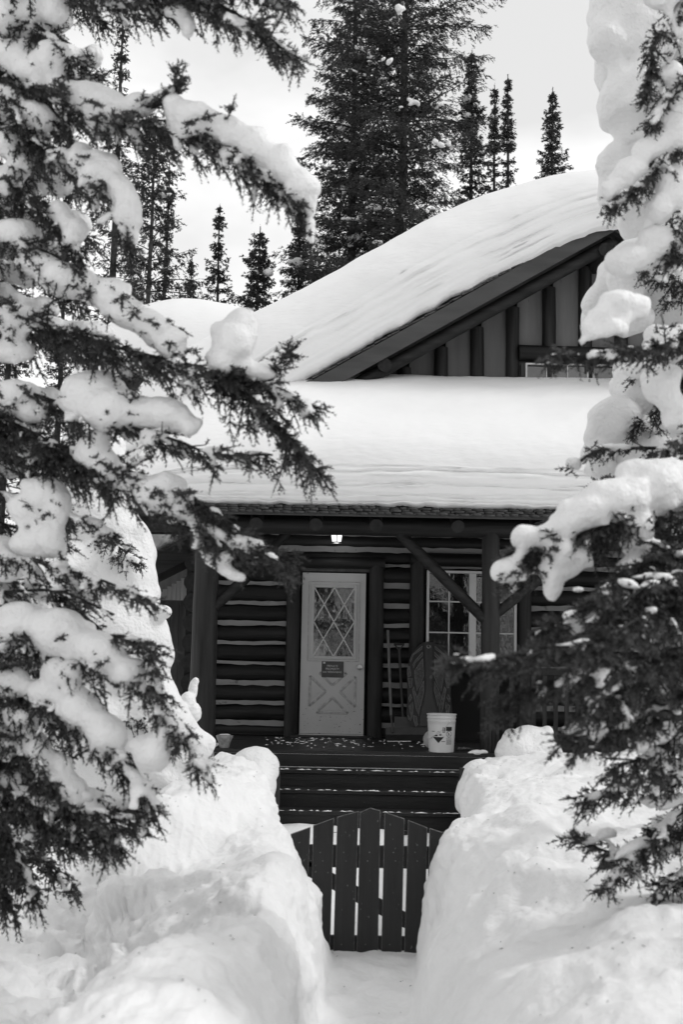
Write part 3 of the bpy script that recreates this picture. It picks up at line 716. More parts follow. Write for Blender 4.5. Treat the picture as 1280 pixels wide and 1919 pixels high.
# ------------------------------------------------------------------ garden gate
YG = 9.3
gate = empty('garden_gate', at(710, 1785, YG)); tag(gate, 'dark painted picket gate with a peaked top between the snow banks', 'gate')
glean = math.tan(R(0.5)) ; gz0 = at(700, 1800, YG).z
def gp(px, py, dy=0):
    p = at(px, py, YG); return Vector((p.x, p.y + dy, p.z))
slats = [([(545, 1562), (582, 1549)], 532, 570), ([(587, 1546), (626, 1532)], 581, 618), ([(632, 1530), (672, 1519)], 624, 663), ([(675, 1521), (694, 1513), (713, 1518)], 668, 708),
         ([(721, 1521), (758, 1533)], 714, 752), ([(765, 1536), (801, 1550)], 757, 794), ([(805, 1551), (843, 1563)], 798, 834), ([(849, 1565), (886, 1578)], 842, 878)]
for top, b0, b1 in slats:
    pts = [gp(b0, 1800), gp(b1, 1800)] + [gp(x, y) for x, y in reversed(top)]
    c = sum(pts, Vector()) / len(pts); inset = []
    for p in pts:
        d = c - p; inset.append(p + Vector((math.copysign(.0028, d.x), 0, math.copysign(.0028, d.z))))
    n = len(pts); me = bpy.data.meshes.new('slat')
    vs = [p - Vector((0, .012, 0)) for p in inset] + [p - Vector((0, .009, 0)) for p in pts] + [p + Vector((0, .011, 0)) for p in pts]
    fs = [tuple(range(n))]; mi = [0]
    for i in range(n):
        j = (i + 1) % n; fs.append((i, i + n, j + n, j)); mi.append(1); fs.append((i + n, i + 2*n, j + 2*n, j + n)); mi.append(0)
    fs.append(tuple(range(3*n - 1, 2*n - 1, -1))); mi.append(0)
    me.from_pydata([tuple(v) for v in vs], [], fs); me.materials.append(MAT['gate']); me.materials.append(MAT['gate_edge'])
    for p_, k_ in zip(me.polygons, mi): p_.material_index = k_
    bm = bmesh.new(); bm.from_mesh(me); bmesh.ops.recalc_face_normals(bm, faces=bm.faces); bm.to_mesh(me); bm.free()
    sl_ = link('slat', me, gate); mx_ = (b0 + b1) / 2 + 3
    for ny in (1596, 1612, 1768):
        if 1520 < ny: m = MB(); c_ = gp(mx_ + (2 if ny < 1700 else -2) + rnd.uniform(-5, 5), ny, -.0125); m.tube([c_ + Vector((0, .004, 0)), c_ - Vector((0, .0015, 0))], .0042, 7); m.build('nail', MAT['gate_edge'], sl_)
for (a, b, h) in (((540, 1603), (886, 1609), .155), ((530, 1768), (880, 1774), .12)):
    MB().bar(gp(*a, .032), gp(*b, .032), .038, h, bev=.004).build('rail', MAT['gate'], gate)
MB().bar(gp(560, 1618, .03), gp(820, 1757, .03), .034, .10, bev=.004).build('diagonal_brace', MAT['gate'], gate)
# newel posts at the foot of the steps, under their snow caps
for px, lab, top in ((514, 'short dark wooden newel post left of the steps under a snow cap', 1436), (873, 'short dark wooden newel post right of the steps under a snow cap', 1438)):
    p = at(px, top, 12.85); o = MB().box((p.x, 12.85, p.z / 2), (.12, .12, p.z), bev=.008).build('newel_post', MAT['gate']); tag(o, lab, 'post', 'newel posts of the porch steps')
# snow caps and drifts by the steps
o = snow_blobs('snow_pillow', [pe(478, 1432, 12.85, 46, 34, 40), pe(455, 1452, 12.85, 50, 36, 50), pe(500, 1438, 12.85, 24, 26, 30), pe(512, 1448, 12.8, 12, 12, 12), pe(430, 1480, 12.6, 60, 46, 60), pe(485, 1475, 12.7, 34, 50, 50)], .022, disp=.03, dsz=.2)
tag(o, 'rounded snow cap on the newel post left of the steps', 'snow cap')
o = snow_blobs('snow_pillow', [pe(902, 1456, 12.85, 42, 36, 40), pe(925, 1475, 12.8, 55, 46, 60), pe(895, 1490, 12.7, 46, 50, 50), pe(960, 1490, 12.8, 70, 50, 60), pe(878, 1462, 12.8, 18, 18, 20)], .022, disp=.03, dsz=.2)
tag(o, 'rounded snow cap on the newel post right of the steps', 'snow cap')
o = snow_blobs('snow_mound', [pe(992, 1388, 13.55, 44, 32, 36), pe(994, 1376, 13.55, 36, 18, 30), pe(975, 1410, 13.45, 50, 40, 40), pe(1010, 1412, 13.45, 50, 40, 40), pe(958, 1400, 13.5, 22, 40, 20), pe(1025, 1375, 13.55, 14, 18, 20)], .02, disp=.03, dsz=.25)
tag(o, 'flat-topped stump of snow beside the right porch post', 'snow mound')
o = snow_blobs('snow_lump', [pe(894, 1410, 13.95, 14, 6, 10), pe(906, 1409, 13.97, 9, 5, 8), pe(884, 1411, 13.95, 8, 4, 7)], .008, disp=.01, dsz=.05); tag(o, 'small lump of snow at the deck edge by the right post', 'snow lump')
o = snow_blobs('snow_bank', [pe(362, 1292, 11.6, 9, 20, 12), pe(366, 1276, 11.6, 7, 8, 8), pe(352, 1316, 11.55, 16, 20, 18), pe(340, 1335, 11.5, 22, 22, 24), pe(362, 1335, 11.5, 16, 20, 20)], .01, disp=.02, dsz=.08); tag(o, 'small upright knob of snow in front of the left porch post', 'snow lump')

# ------------------------------------------------------------------ things on the porch
# lantern
LY = 15.62; lc = at(631, 1009, LY)
lan = empty('porch_lantern', (lc.x, LY, lc.z)); tag(lan, 'small lit black lantern hanging under the porch beam above the door', 'lantern')
k6 = [(math.cos(math.pi / 6 + math.pi / 3 * i), math.sin(math.pi / 6 + math.pi / 3 * i)) for i in range(6)]
zt, zb_ = lc.z + .075, lc.z - .045; rt, rb = .088, .066
for i in range(6):
    a, b = k6[i], k6[(i + 1) % 6]
    m = MB(); m.prism([(lc.x + a[0] * rt, LY + a[1] * rt, zt), (lc.x + b[0] * rt, LY + b[1] * rt, zt), (lc.x + b[0] * rb, LY + b[1] * rb, zb_), (lc.x + a[0] * rb, LY + a[1] * rb, zb_)], (-(a[0] + b[0]) * .0015, -(a[1] + b[1]) * .0015, 0)); m.build('glass_pane', MAT['lamp'], lan)
    m = MB(); m.bar((lc.x + a[0] * (rt + .003), LY + a[1] * (rt + .003), zt), (lc.x + a[0] * (rb + .003), LY + a[1] * (rb + .003), zb_), .009, .009, (a[1], -a[0], 0)); m.build('frame_bar', MAT['dark_metal'], lan)
m = MB(); m.lathe((lc.x, LY, 0), [(.078, zb_ - .014), (.08, zb_)], 6); m.build('base_plate', MAT['dark_metal'], lan)
m = MB(); m.lathe((lc.x, LY, 0), [(.1, zt), (.1, zt + .01), (.04, zt + .07), (.015, zt + .09)], 6); m.build('cap', MAT['dark_metal'], lan)
m = MB(); m.tube([(lc.x, LY, zt + .08), (lc.x, LY + .08, zt + .14), (lc.x, Yw - .02, zt + .12)], .01, 8); m.box((lc.x, Yw + .02, zt + .12), (.1, .05, .12), bev=.01); m.build('bracket', MAT['dark_metal'], lan)
pl = bpy.data.lights.new('lantern_bulb', 'POINT'); pl.energy = 1.6; pl.shadow_soft_size = .05; plo = bpy.data.objects.new('lantern_bulb', pl); COL.objects.link(plo); plo.parent = lan; plo.location = (0, 0, -.10)
# sign on the door
YS = YD - .026
sc_ = at(623, 1254, YS); sw, sh = 43 * YS / FPX, 31.5 * YS / FPX
sign = empty('door_sign', (sc_.x, YS, sc_.z)); tag(sign, 'small dark private property sign in a pale sleeve on the door', 'sign')
MB().box((sc_.x, YS + .001, sc_.z), (sw, .002, sh)).build('sleeve', MAT['white_frame'], sign)
MB().box((sc_.x + .002, YS - .0025, sc_.z - .001), (sw - .012, .003, sh - .012)).build('face', MAT['sign'], sign)
MB().box((sc_.x - sw * .36, YS - .0048, sc_.z + sh * .38), (.026, .001, .024)).build('sticker', MAT['ink_pale'], sign)
for txt, dx, dz, sz in (('PRIVATE', 0, .040, .036), ('PROPERTY', 0, .004, .036), ('NO TRESPASSING', 0, -.034, .030)):
    cu = bpy.data.curves.new('lettering', 'FONT'); cu.body = txt; cu.size = sz; cu.align_x = 'CENTER'; cu.align_y = 'CENTER'; cu.extrude = .0004
    tmp_ = bpy.data.objects.new('tmp_text', cu); COL.objects.link(tmp_); bpy.context.view_layer.update()
    me_ = bpy.data.meshes.new_from_object(tmp_.evaluated_get(bpy.context.evaluated_depsgraph_get())); bpy.data.objects.remove(tmp_); me_.materials.clear(); me_.materials.append(MAT['ink_pale'])
    o = bpy.data.objects.new('lettering', me_); COL.objects.link(o); o.parent = sign
    o.location = (dx, -.0054, dz); o.rotation_euler = (R(90), 0, 0)
# bucket
bc = at(827, 1409, 14.02); kk = 14.02 / FPX
bkt = empty('bucket', (bc.x, 14.02, DECKZ)); tag(bkt, 'white plastic bucket with a black warning diamond at the deck edge', 'bucket')
H = 70 * kk; r0, r1 = 23 * kk, 26.5 * kk
def br(z): return r0 + (r1 - r0) * z / H
prof = [(r0 - .006, 0), (r0, .006)] + [(br(H * t), H * t) for t in (.2, .45, .7, .78)] + [(br(H * .8) + .004, H * .80), (br(H * .83) + .004, H * .83), (br(H * .84), H * .84), (br(H * .88), H * .88), (br(H * .89) + .005, H * .89), (br(H * .92) + .005, H * .92), (br(H * .93), H * .93), (br(H * .985), H * .965), (br(H) + .007, H * .975), (br(H) + .007, H), (br(H) - .004, H), (br(H) - .01, H * .9), (r0 - .01, .02)]
m = MB(); m.lathe((bc.x, 14.02, DECKZ), prof, 40); m.build('tub', MAT['bucket'], bkt, True)
def on_bucket(px, py, lift=.0012):
    z = (1409 - py) * kk; x = (px - 827) * kk; r = br(z) + lift; x = max(-r * .98, min(r * .98, x))
    return Vector((bc.x + x, 14.02 - math.sqrt(max(r * r - x * x, 0)), DECKZ + z))
def label_poly(name, pts, mat, sub=1, lift=.0012):
    m = MB(); m.poly([on_bucket(x, y, lift) for x, y in pts], [tuple(range(len(pts)))]); m.build(name, MAT[mat], bkt)
def quad(x0, y0, x1, y1, name, mat, n=4):
    m = MB(); vs = []
    for i in range(n + 1):
        x = x0 + (x1 - x0) * i / n; vs += [on_bucket(x, y0), on_bucket(x, y1)]
    m.poly(vs, [(2*i, 2*i + 1, 2*i + 3, 2*i + 2) for i in range(n)]); m.build(name, MAT[mat], bkt)
m = MB(); vs = []
for i in range(7):
    x = 810 + i * 19.5 / 6; t = abs(i - 3) / 3; vs += [on_bucket(x, 1380.2), on_bucket(x, 1380.4 + (1 - t) * 11)]
m.poly(vs, [(2*i, 2*i + 1, 2*i + 3, 2*i + 2) for i in range(6)]); m.build('warning_diamond', MAT['ink_dark'], bkt)
m = MB()
for a, b in (((810, 1380), (819.5, 1369.5)), ((819.5, 1369.5), (829.5, 1380))): m.tube([on_bucket(*a), on_bucket(*b)], .0018, 5)
m.build('diamond_outline', MAT['ink_grey'], bkt)
quad(813, 1376.5, 818, 1379, 'print_mark', 'ink_dark'); quad(821, 1374.5, 825, 1378, 'print_mark', 'ink_grey')
for x in (827.5, 830.5): quad(x, 1362.5, x + 1.6, 1370, 'arrow_mark', 'ink_dark', 1)
quad(827, 1370.8, 832, 1371.8, 'arrow_bar', 'ink_dark', 2); quad(833.5, 1361.5, 844.5, 1369, 'label_block', 'ink_dark')
m = MB(); m.tube([on_bucket(839 + 4.8 * math.cos(a * .3142), 1374.8 + 5.4 * math.sin(a * .3142)) for a in range(21)], .0022, 5); m.tube([on_bucket(836, 1371), on_bucket(842.5, 1378.5)], .002, 5); m.tube([on_bucket(838, 1378), on_bucket(838.5, 1372.5)], .0035, 5); m.build('ring_mark', MAT['ink_dark'], bkt)
for y in (1381.5, 1384.5, 1386.5, 1388.5, 1390.5, 1392.5): quad(833.8, y, 844, y + 1.1, 'text_line', 'ink_grey')
quad(808, 1369.5, 813, 1371, 'text_line', 'ink_grey', 2); quad(825, 1387.5, 832, 1389, 'text_line', 'ink_grey', 2)
m = MB(); m.tube([on_bucket(840, 1353, .003), on_bucket(832, 1362, .006), on_bucket(822, 1371, .008), on_bucket(812, 1378, .008), on_bucket(807, 1382, .006), on_bucket(804.5, 1383, .006)], .0022, 6); m.build('bail', MAT['steel'], bkt, True)
m = MB(); m.tube([on_bucket(801.5, 1382.5, .01), on_bucket(806.5, 1382.5, .008)], .008, 8); m.build('grip', MAT['bucket'], bkt, True)
m = MB(); p = on_bucket(840, 1351, .0); m.box(p, (.026, .02, .034), bev=.006); m.build('bail_lug', MAT['bucket'], bkt)
# pale lid leaning behind the bucket
lp = at(802, 1356, 14.3); m = MB(); vs = []
m.tube([(lp.x + .055, 14.30, DECKZ + .11), (lp.x + .055, 14.318, DECKZ + .113)], .105, 28); m.tube([(lp.x + .055, 14.292, DECKZ + .11), (lp.x + .055, 14.30, DECKZ + .11)], .085, 28)
tag(m.build('plastic_disc', MAT['bucket'], None, True), 'pale round plastic lid standing behind the bucket', 'lid')
# patterned sled leaning on the wall
YSd = 15.55
sled = empty('sled', (at(806, 1375, YSd).x, YSd, DECKZ)); tag(sled, 'tall black foam sled with grey diamond pattern leaning against the log wall', 'sled')
def sp(px, py, lift=0.0):
    p = at(px, py, YSd); t = (p.z - DECKZ) / 1.2
    return Vector((p.x, YSd + t * .28 - lift, p.z))
def zc2(x, y): return (740 + x / 8.343, 1190 + y / 8.343)
outl = [(330,1440),(215,1390),(190,1230),(210,950),(205,620),(240,430),(290,290),(380,180),(470,110),(550,95),(630,105),(720,160),(820,250),(870,360),(895,600),(890,950),(910,1230),(890,1390),(800,1440)]
outl = [zc2(*p) for p in outl]
m = MB(); m.prism([sp(x, y) for x, y in outl], (0, .06, 0)); m.build('body', MAT['sled_base'], sled)
band = [zc2(*p) for p in [(485,115),(615,115),(600,500),(590,800),(610,1000),(680,1240),(700,1420),(390,1420),(400,1280),(460,1050),(498,860),(497,500)]]
m = MB(); m.prism([sp(x, y, .012) for x, y in band], (0, .013, 0)); m.build('centre_band', MAT['plastic_dark'], sled)
polys = [[(450,170),(445,215),(310,310),(265,420),(250,400),(285,310)], [(455,265),(455,320),(340,430),(305,520),(300,460),(340,395)], [(455,370),(465,640),(430,740),(360,880),(320,640),(325,560)],
 [(465,720),(470,870),(415,1110),(370,960),(400,850)], [(215,490),(245,490),(265,640),(222,660),(210,600)], [(218,680),(290,680),(270,820),(245,830)], [(285,850),(305,810),(340,930),(400,1120),(380,1270),(340,1150)],
 [(255,925),(275,980),(235,1050),(222,1000)], [(230,1110),(290,1050),(295,1150),(255,1260)], [(210,1250),(240,1310),(290,1180),(290,1230),(250,1340),(218,1320)], [(295,1260),(340,1270),(360,1400),(330,1430),(300,1340)]]
for pol in polys:
    for mir in (0, 1):
        pp = [zc2(1100 - x if mir else x, y) for x, y in pol]
        if mir: pp = pp[::-1]
        m = MB(); m.prism([sp(x, y, .008) for x, y in pp], (0, .009, 0)); par = m.build('pattern_panel', MAT['sled_panel'], sled)
        m = MB(); q = [sp(x, y, .009) for x, y in pp]; m.tube(q + [q[0]], .0032, 4); m.build('outline', MAT['sled_line'], par)
m = MB(); c_ = zc2(552, 178); m.tube([sp(c_[0] + 3 * math.cos(a * .5236), c_[1] + 3 * math.sin(a * .5236), .016) for a in range(13)], .005, 6); m.build('grommet', MAT['steel'], sled)
# shovel with pale pole, and a dark one behind it
sh_ = empty('snow_pusher', (at(735, 1385, 15.5).x, 15.5, DECKZ)); tag(sh_, 'wide snow pusher with a pale pole leaning against the chinked logs', 'snow shovel')
m = MB(); m.tube([at(727, 1181, 15.85), at(733, 1340, 15.6)], .017, 10); m.build('pole', MAT['handle'], sh_, True)
m = MB(); m.tube([at(733, 1339, 15.6), at(736, 1372, 15.52)], .014, 10); m.build('ferrule', MAT['plastic_dark'], sh_, True)
m = MB(); n = 14
for i in range(n + 1):
    px = 723 + i * 78 / n; a, b = at(px, 1363, 15.56), at(px + .5, 1389, 15.38); b.z = max(b.z, DECKZ + .004); c_ = (a + b) / 2 + Vector((0, .05, -.01)); m.v += [tuple(a), tuple(c_), tuple(b)]
for i in range(n): m.f += [(3*i, 3*i + 3, 3*i + 4, 3*i + 1), (3*i + 1, 3*i + 4, 3*i + 5, 3*i + 2)]
bl = m.build('blade', MAT['plastic_dark'], sh_); s_ = bl.modifiers.new('thick', 'SOLIDIFY'); s_.thickness = .008
m = MB(); m.bar(at(726, 1388.5, 15.36), at(770, 1388.5, 15.36), .02, .008); m.build('snow_edge', MAT['snow'], sh_)
s2 = empty('shovel', (at(757, 1375, 15.7).x, 15.7, DECKZ)); tag(s2, 'dark long-handled shovel with a grip behind the pale pole', 'shovel')
m = MB(); m.tube([at(748, 1216, 15.88), at(757, 1372, 15.66)], .016, 8); m.build('shaft', MAT['plastic_dark'], s2, True)
m = MB(); m.tube([at(738, 1207, 15.9), at(758, 1207, 15.9)], .014, 8); m.tube([at(739, 1207, 15.9), at(748, 1218, 15.88)], .01, 6); m.tube([at(757, 1207, 15.9), at(748, 1218, 15.88)], .01, 6); m.build('grip', MAT['plastic_dark'], s2, True)
m = MB(); a = at(757, 1374, 15.66); m.box((a.x, 15.62, DECKZ + .15), (.24, .02, .28), Matrix.Rotation(R(-12), 3, 'X'), .006); m.build('blade', MAT['plastic_dark'], s2)
# bit of rope right of the bucket
m = MB(); c_ = at(864, 1390, 14.3); m.tube([(c_.x + .05 * math.cos(a * .6) + .004 * a, 14.3 + .05 * math.sin(a * .6), DECKZ + .012 + .004 * (a % 5)) for a in range(22)], .007, 6)
tag(m.build('rope', MAT['ink_grey'], None, True), 'loose coil of thin rope on the deck right of the bucket', 'rope')
# chunk of ice with snow on top at the deck's left corner
ic = at(420, 1398, 14.05); ice = empty('ice_block', (ic.x, 14.05, DECKZ)); tag(ice, 'cloudy ice chunk topped with snow at the left deck corner', 'ice')
m = MB(); m.lathe((ic.x, 14.05, DECKZ), [(.05, 0), (.065, .05), (.09, .11), (.095, .13), (.06, .14)], 9); o = m.build('chunk', MAT['ice'], ice)
snow_blobs('snow_top', [pe(421, 1380, 14.05, 14, 6, 12)], .008, ice, disp=.01, dsz=.05)
# railing on the right half of the porch
rl = empty('porch_railing', (wx(1000, 14.05, 1400), 14.05, DECKZ)); tag(rl, 'dark porch railing behind the right-hand spruce', 'railing')
xa, xb = wx(948, 14.05, 1350), wx(1300, 14.05, 1350)
for z in (.88, .12): MB().box(((xa + xb) / 2, 14.05, DECKZ + z), (xb - xa, .05, .08), bev=.006).build('rail', MAT['log_x'], rl)
for i in range(17):
    x = xa + .06 + (xb - xa - .12) * i / 16; MB().box((x, 14.05, DECKZ + .5), (.045, .035, .68)).build('baluster', MAT['log_z'], rl)
for i in range(4):
    MB().box((wx(912 + i * 7, 14.0, 1370), 14.03, DECKZ + .28), (.036, .03, .56), bev=.004).build('newel_board', MAT['log_z'], rl)

# ------------------------------------------------------------------ lean-to at the left end of the cabin
lt = empty('lean_to', (wx(300, 17.5), 17.5, 0.9)); tag(lt, 'plank lean-to with a pale gable end beside the left porch post', 'lean-to')
YL = 17.2
a, b = wx(200, YL, 1200), wx(352, YL, 1200); n = 9; pwid = (b - a) / n
ztop = at(330, 1126, YL).z
for i in range(n): MB().box((a + pwid * (i + .5), YL, (ztop + .6) / 2), (pwid - .006, .03, ztop - .6), bev=.003).build('plank', MAT['plank'], lt)
for i in range(n * 2):
    x = a + (b - a) * (i + .5) / (2 * n); zt_ = at(352, 1076, YL).z - (b - x) * .62
    if zt_ > ztop + .02: MB().box((x, YL + .02, (ztop + .012 + zt_) / 2), (pwid / 2 - .003, .02, zt_ - ztop - .012)).build('gable_slat', MAT['curtain'], lt)
p0, p1 = at(372, 1028, YL - .5), at(190, 1118, YL - .5); MB().bar(p0, p1, .9, .24).build('roof_edge', MAT['log_x'], lt)
MB().bar(p0 + Vector((0, .05, .16)), p1 + Vector((0, .05, .16)), .9, .05).build('roof_boards', MAT['shake'], lt)
snow_blobs('roof_snow', [(p0.lerp(p1, t) + Vector((0, .1, .42)), (.34, .6, .28), R(20)) for t in (.28, .5, .75, 1.0)], .04, lt, disp=.05, dsz=.3)

# ------------------------------------------------------------------ outbuilding behind, its roof one big dome of snow
hb = at(352, 600, 22.5); hut = empty('outbuilding', (hb.x, 23.5, .9)); tag(hut, 'low outbuilding behind the cabin under a dome of snow', 'outbuilding')
zc_ = at(352, 640, 22.5).z
zw = zc_ - 1.0
MB().box((hb.x, 23.6, (zw + .5) / 2), (3.0, 2.4, zw - .5)).build('wall', MAT['plank'], hut)
MB().prism([(hb.x - 1.75, 22.3, zw - .1), (hb.x + 1.75, 22.3, zw - .1), (hb.x, 22.3, zw + .6)], (0, 2.6, 0)).build('roof', MAT['plank'], hut)
th = np.linspace(0, math.pi, 90); ys_ = np.linspace(21.9, 25.3, 40); Pm = np.empty((40, 90, 3)); zpk = at(352, 549, 22.6).z
for j, y in enumerate(ys_):
    e = math.sqrt(max(0, 1 - abs((y - 23.6) / 1.72) ** 4)); Pm[j, :, 0] = hb.x - np.cos(th) * 2.05 * (.9 + .1 * e); Pm[j, :, 1] = y
    Pm[j, :, 2] = zw - .15 + (zpk - zw + .15) * np.sin(th) ** .8 * e
Pm += grid_normals(Pm) * (.03 * fbm(Pm, .9, 3, 2.2))[..., None]
o = snow_grid('roof_snow', Pm, 'domed snow on the outbuilding roof behind the cabin')
# ------------------------------------------------------------------ spruces
def needle_mesh(name, P0, D, L, nper, nlen, nwid, rng, mat, droop=.15, core=.0022):
    """shoots: arrays P0[S,3], D[S,3] unit, L[S] -> one mesh of needle blades round thin stems"""
    S = len(P0); P0 = np.asarray(P0, float); D = np.asarray(D, float); L = np.asarray(L, float)
    up = np.tile(np.array([[.13, .07, 1.0]]), (S, 1))
    A = np.cross(D, up); A /= np.linalg.norm(A, axis=1, keepdims=True) + 1e-9; B = np.cross(D, A)
    t = (np.arange(nper) + .5)[None] / nper + rng.uniform(-.5, .5, (S, nper)) / nper
    t = np.clip(t, 0, 1)
    az = np.arange(nper)[None] * 2.39996 + rng.uniform(0, 6.28, (S, 1)) + rng.uniform(-.4, .4, (S, nper))
    pos = P0[:, None] + D[:, None] * (L[:, None] * t)[..., None]
    pos[..., 2] -= droop * L[:, None] * t ** 2
    rad = A[:, None] * np.cos(az)[..., None] + B[:, None] * np.sin(az)[..., None]
    nd = D[:, None] * .7 + rad * .9; nd /= np.linalg.norm(nd, axis=-1, keepdims=True)
    ln = nlen * rng.uniform(.7, 1.15, (S, nper)) * (1 - .35 * t ** 3)
    side = np.cross(nd, rad); side /= np.linalg.norm(side, axis=-1, keepdims=True) + 1e-9
    w = side * nwid * .5
    V = np.stack([pos - w, pos + w, pos + nd * ln[..., None]], 2).reshape(-1, 3)
    Fc = np.arange(len(V)).reshape(-1, 3)
    # stems
    tip = P0 + D * L[:, None]; tip[:, 2] -= droop * L
    c = np.stack([P0 + A * core, P0 - A * core * .5 + B * core * .87, P0 - A * core * .5 - B * core * .87, tip], 1).reshape(-1, 3)
    n0 = len(V); b = n0 + np.arange(S)[:, None] * 4
    F2 = np.concatenate([b + np.array([[0, 1, 3]]), b + np.array([[1, 2, 3]]), b + np.array([[2, 0, 3]])])
    V = np.concatenate([V, c]); Fc = np.concatenate([Fc, F2])
    me = bpy.data.meshes.new(name)
    me.vertices.add(len(V)); me.vertices.foreach_set('co', V.reshape(-1).astype(np.float32))
    me.loops.add(Fc.size); me.loops.foreach_set('vertex_index', Fc.reshape(-1).astype(np.int32))
    me.polygons.add(len(Fc)); me.polygons.foreach_set('loop_start', (np.arange(len(Fc)) * 3).astype(np.int32))
    me.update(calc_edges=True); me.materials.append(mat); return me

def clumps(name, ells, voxel, parent, **kw):
    """one object per connected pile"""
    n = len(ells); par = list(range(n))
    def find(i):
        while par[i] != i: i = par[i]
        return i
    E = [(np.array(c), max(r) ) for c, r, _ in ells]; mn = [min(r) for _, r, _ in ells]
    for i in range(n):
        for j in range(i):
            if np.linalg.norm(E[i][0] - E[j][0]) < (E[i][1] + E[j][1] + mn[i] + mn[j]) * .46: par[find(i)] = find(j)
    g_ = {}
    for i in range(n): g_.setdefault(find(i), []).append(ells[i])
    return [snow_blobs(name, e, voxel, parent, **kw) for e in g_.values()]
def unit(v): return v / (np.linalg.norm(v) + 1e-12)
def bough(tree, pts, spread=.26, droop=.6, dens=1.0, seed=1, snow=(), twig_snow=.38, r0=.014, bare=0.0, start=.0, voxel=.0165, lift=0, sub=.5, nper=7):
    rng = np.random.default_rng(seed)
    C = np.array([list(at(x, y, Y)) for x, y, Y in pts])
    s = np.concatenate([[0], np.cumsum(np.linalg.norm(np.diff(C, axis=0), axis=1))]); Ltot = s[-1]
    n = max(8, int(Ltot / .035)); q = np.linspace(0, Ltot, n); Q = pchip_rows(C, s, q)
    Q += np.cumsum(rng.normal(0, .0012, Q.shape), axis=0)
    m = MB(); m.tube([tuple(p) for p in Q[::2]] + [tuple(Q[-1])], [r0 * (1 - .8 * i / len(Q[::2])) + .002 for i in range(len(Q[::2]) + 1)], 6)
    wood = MB(); SP, SD, SLn = [], [], []; tsn = []
    ds = .0150 / dens; k = 0; pos = start * Ltot
    T = np.gradient(Q, axis=0); T /= np.linalg.norm(T, axis=1, keepdims=True)
    while pos < Ltot:
        f = pos / Ltot; i = min(n - 1, int(f * (n - 1))); P = Q[i]; t = T[i]
        lat = np.cross(t, [0, 0, 1.0]); lat = unit(lat) if np.linalg.norm(lat) > .2 else np.array([0, -1.0, 0])
        side = 1 if k % 2 else -1; k += 1
        hang = droop * rng.uniform(-.3, 1.7)
        d = unit(t * rng.uniform(.1, .9) + lat * side * rng.uniform(.1, 1.0) + np.array([0, 0, -1.0]) * hang + rng.normal(0, .18, 3))
        tp = (.55 + .45 * min(1, f / .3)) * (1 - .5 * max(0, (f - .5) / .5))
        Ls = spread * 1.08 * tp * rng.uniform(.4, 1.2)
        ns = max(3, int(Ls / .034)); pp = [P]; dd = d.copy()
        for j in range(ns):
            dd = unit(dd + np.array([0, 0, -1]) * .05 * droop + t * .03 + rng.normal(0, .11, 3)); pp.append(pp[-1] + dd * Ls / ns)
        wood.tube([tuple(p) for p in pp[::2]], [.0042 * (1 - .7 * j / ns) + .0006 for j in range(0, ns + 1, 2)], 3, False)
        isb = rng.random() < bare
        for j in range(1, ns + 1):
            p = pp[j]; dj = unit(pp[j] - pp[j - 1])
            if not isb:
                SP.append(pp[j - 1]); SD.append(dj); SLn.append(Ls / ns * 1.25)
            if (not isb or rng.random() < .2) and j < ns:
                l2 = np.cross(dj, [.1, .1, 1.0]); l2 = unit(l2); roll = rng.uniform(-.9, .9)
                l2 = unit(l2 * math.cos(roll) + np.cross(l2, dj) * math.sin(roll))
                for sd in (1, -1):
                    if rng.random() < .12: continue
                    d2 = unit(dj * .7 + l2 * sd * rng.uniform(.5, 1.1) + np.array([0, 0, -1]) * rng.uniform(-.25, .35) * droop + rng.normal(0, .12, 3))
                    l_ = rng.uniform(.035, .085) * (1 - .35 * j / ns); SP.append(p); SD.append(d2); SLn.append(l_)
                    if l_ > .05 and rng.random() < sub:
                        for s3 in (1, -1):
                            d3 = unit(d2 * .8 + unit(np.cross(d2, [.2, .1, 1])) * s3 * .7 + rng.normal(0, .15, 3)); SP.append(p + d2 * l_ * rng.uniform(.3, .6)); SD.append(d3); SLn.append(rng.uniform(.025, .05))
        if not isb:
            SP.append(pp[-1]); SD.append(unit(pp[-1] - pp[-2])); SLn.append(.05)
        if rng.random() < twig_snow:
            j0 = int(rng.integers(0, max(1, ns - 2))); j1 = min(ns, j0 + int(rng.integers(2, 7))); rb = rng.uniform(.009, .019)
            for j in range(j0, j1):
                for u in (0, .5):
                    c = pp[j] + (pp[j + 1] - pp[j]) * u; r = rb * rng.uniform(.7, 1.25)
                    tsn.append((c + np.array([0, 0, r * .55]) + rng.normal(0, .003, 3), (r * 1.5, r * 1.2, r * .8), 0))
        pos += ds * rng.uniform(.7, 1.3)
    o = m.build('bough', MAT['twig'], tree, True)
    link('foliage', needle_mesh('foliage', SP, SD, SLn, nper, .021, .0096, rng, MAT['needle'], .15, .003), o)
    wood.build('twig', MAT['twig'], o)
    ells = []
    if tsn: tag(snow_blobs('twig_snow', tsn, .019, o, disp=0, smooth=2), kind='stuff')
    Ym = lambda px: float(np.interp(px, *zip(*sorted((p[0], p[2]) for p in pts)))) - lift
    snow = list(snow); more = []
    for i_ in range(len(snow) - 1):                             # pads run on from clump to clump
        a_, b_ = snow[i_], snow[i_ + 1]; dist = math.hypot(a_[0] - b_[0], a_[1] - b_[1])
        if dist < 110: more.append(((a_[0] + b_[0]) / 2, (a_[1] + b_[1]) / 2 + 3, max(dist * .45, min(a_[2], b_[2]) * .8), min(a_[3], b_[3]) * .72, math.degrees(math.atan2(b_[1] - a_[1], b_[0] - a_[0])) if b_[0] > a_[0] else math.degrees(math.atan2(a_[1] - b_[1], a_[0] - b_[0]))))
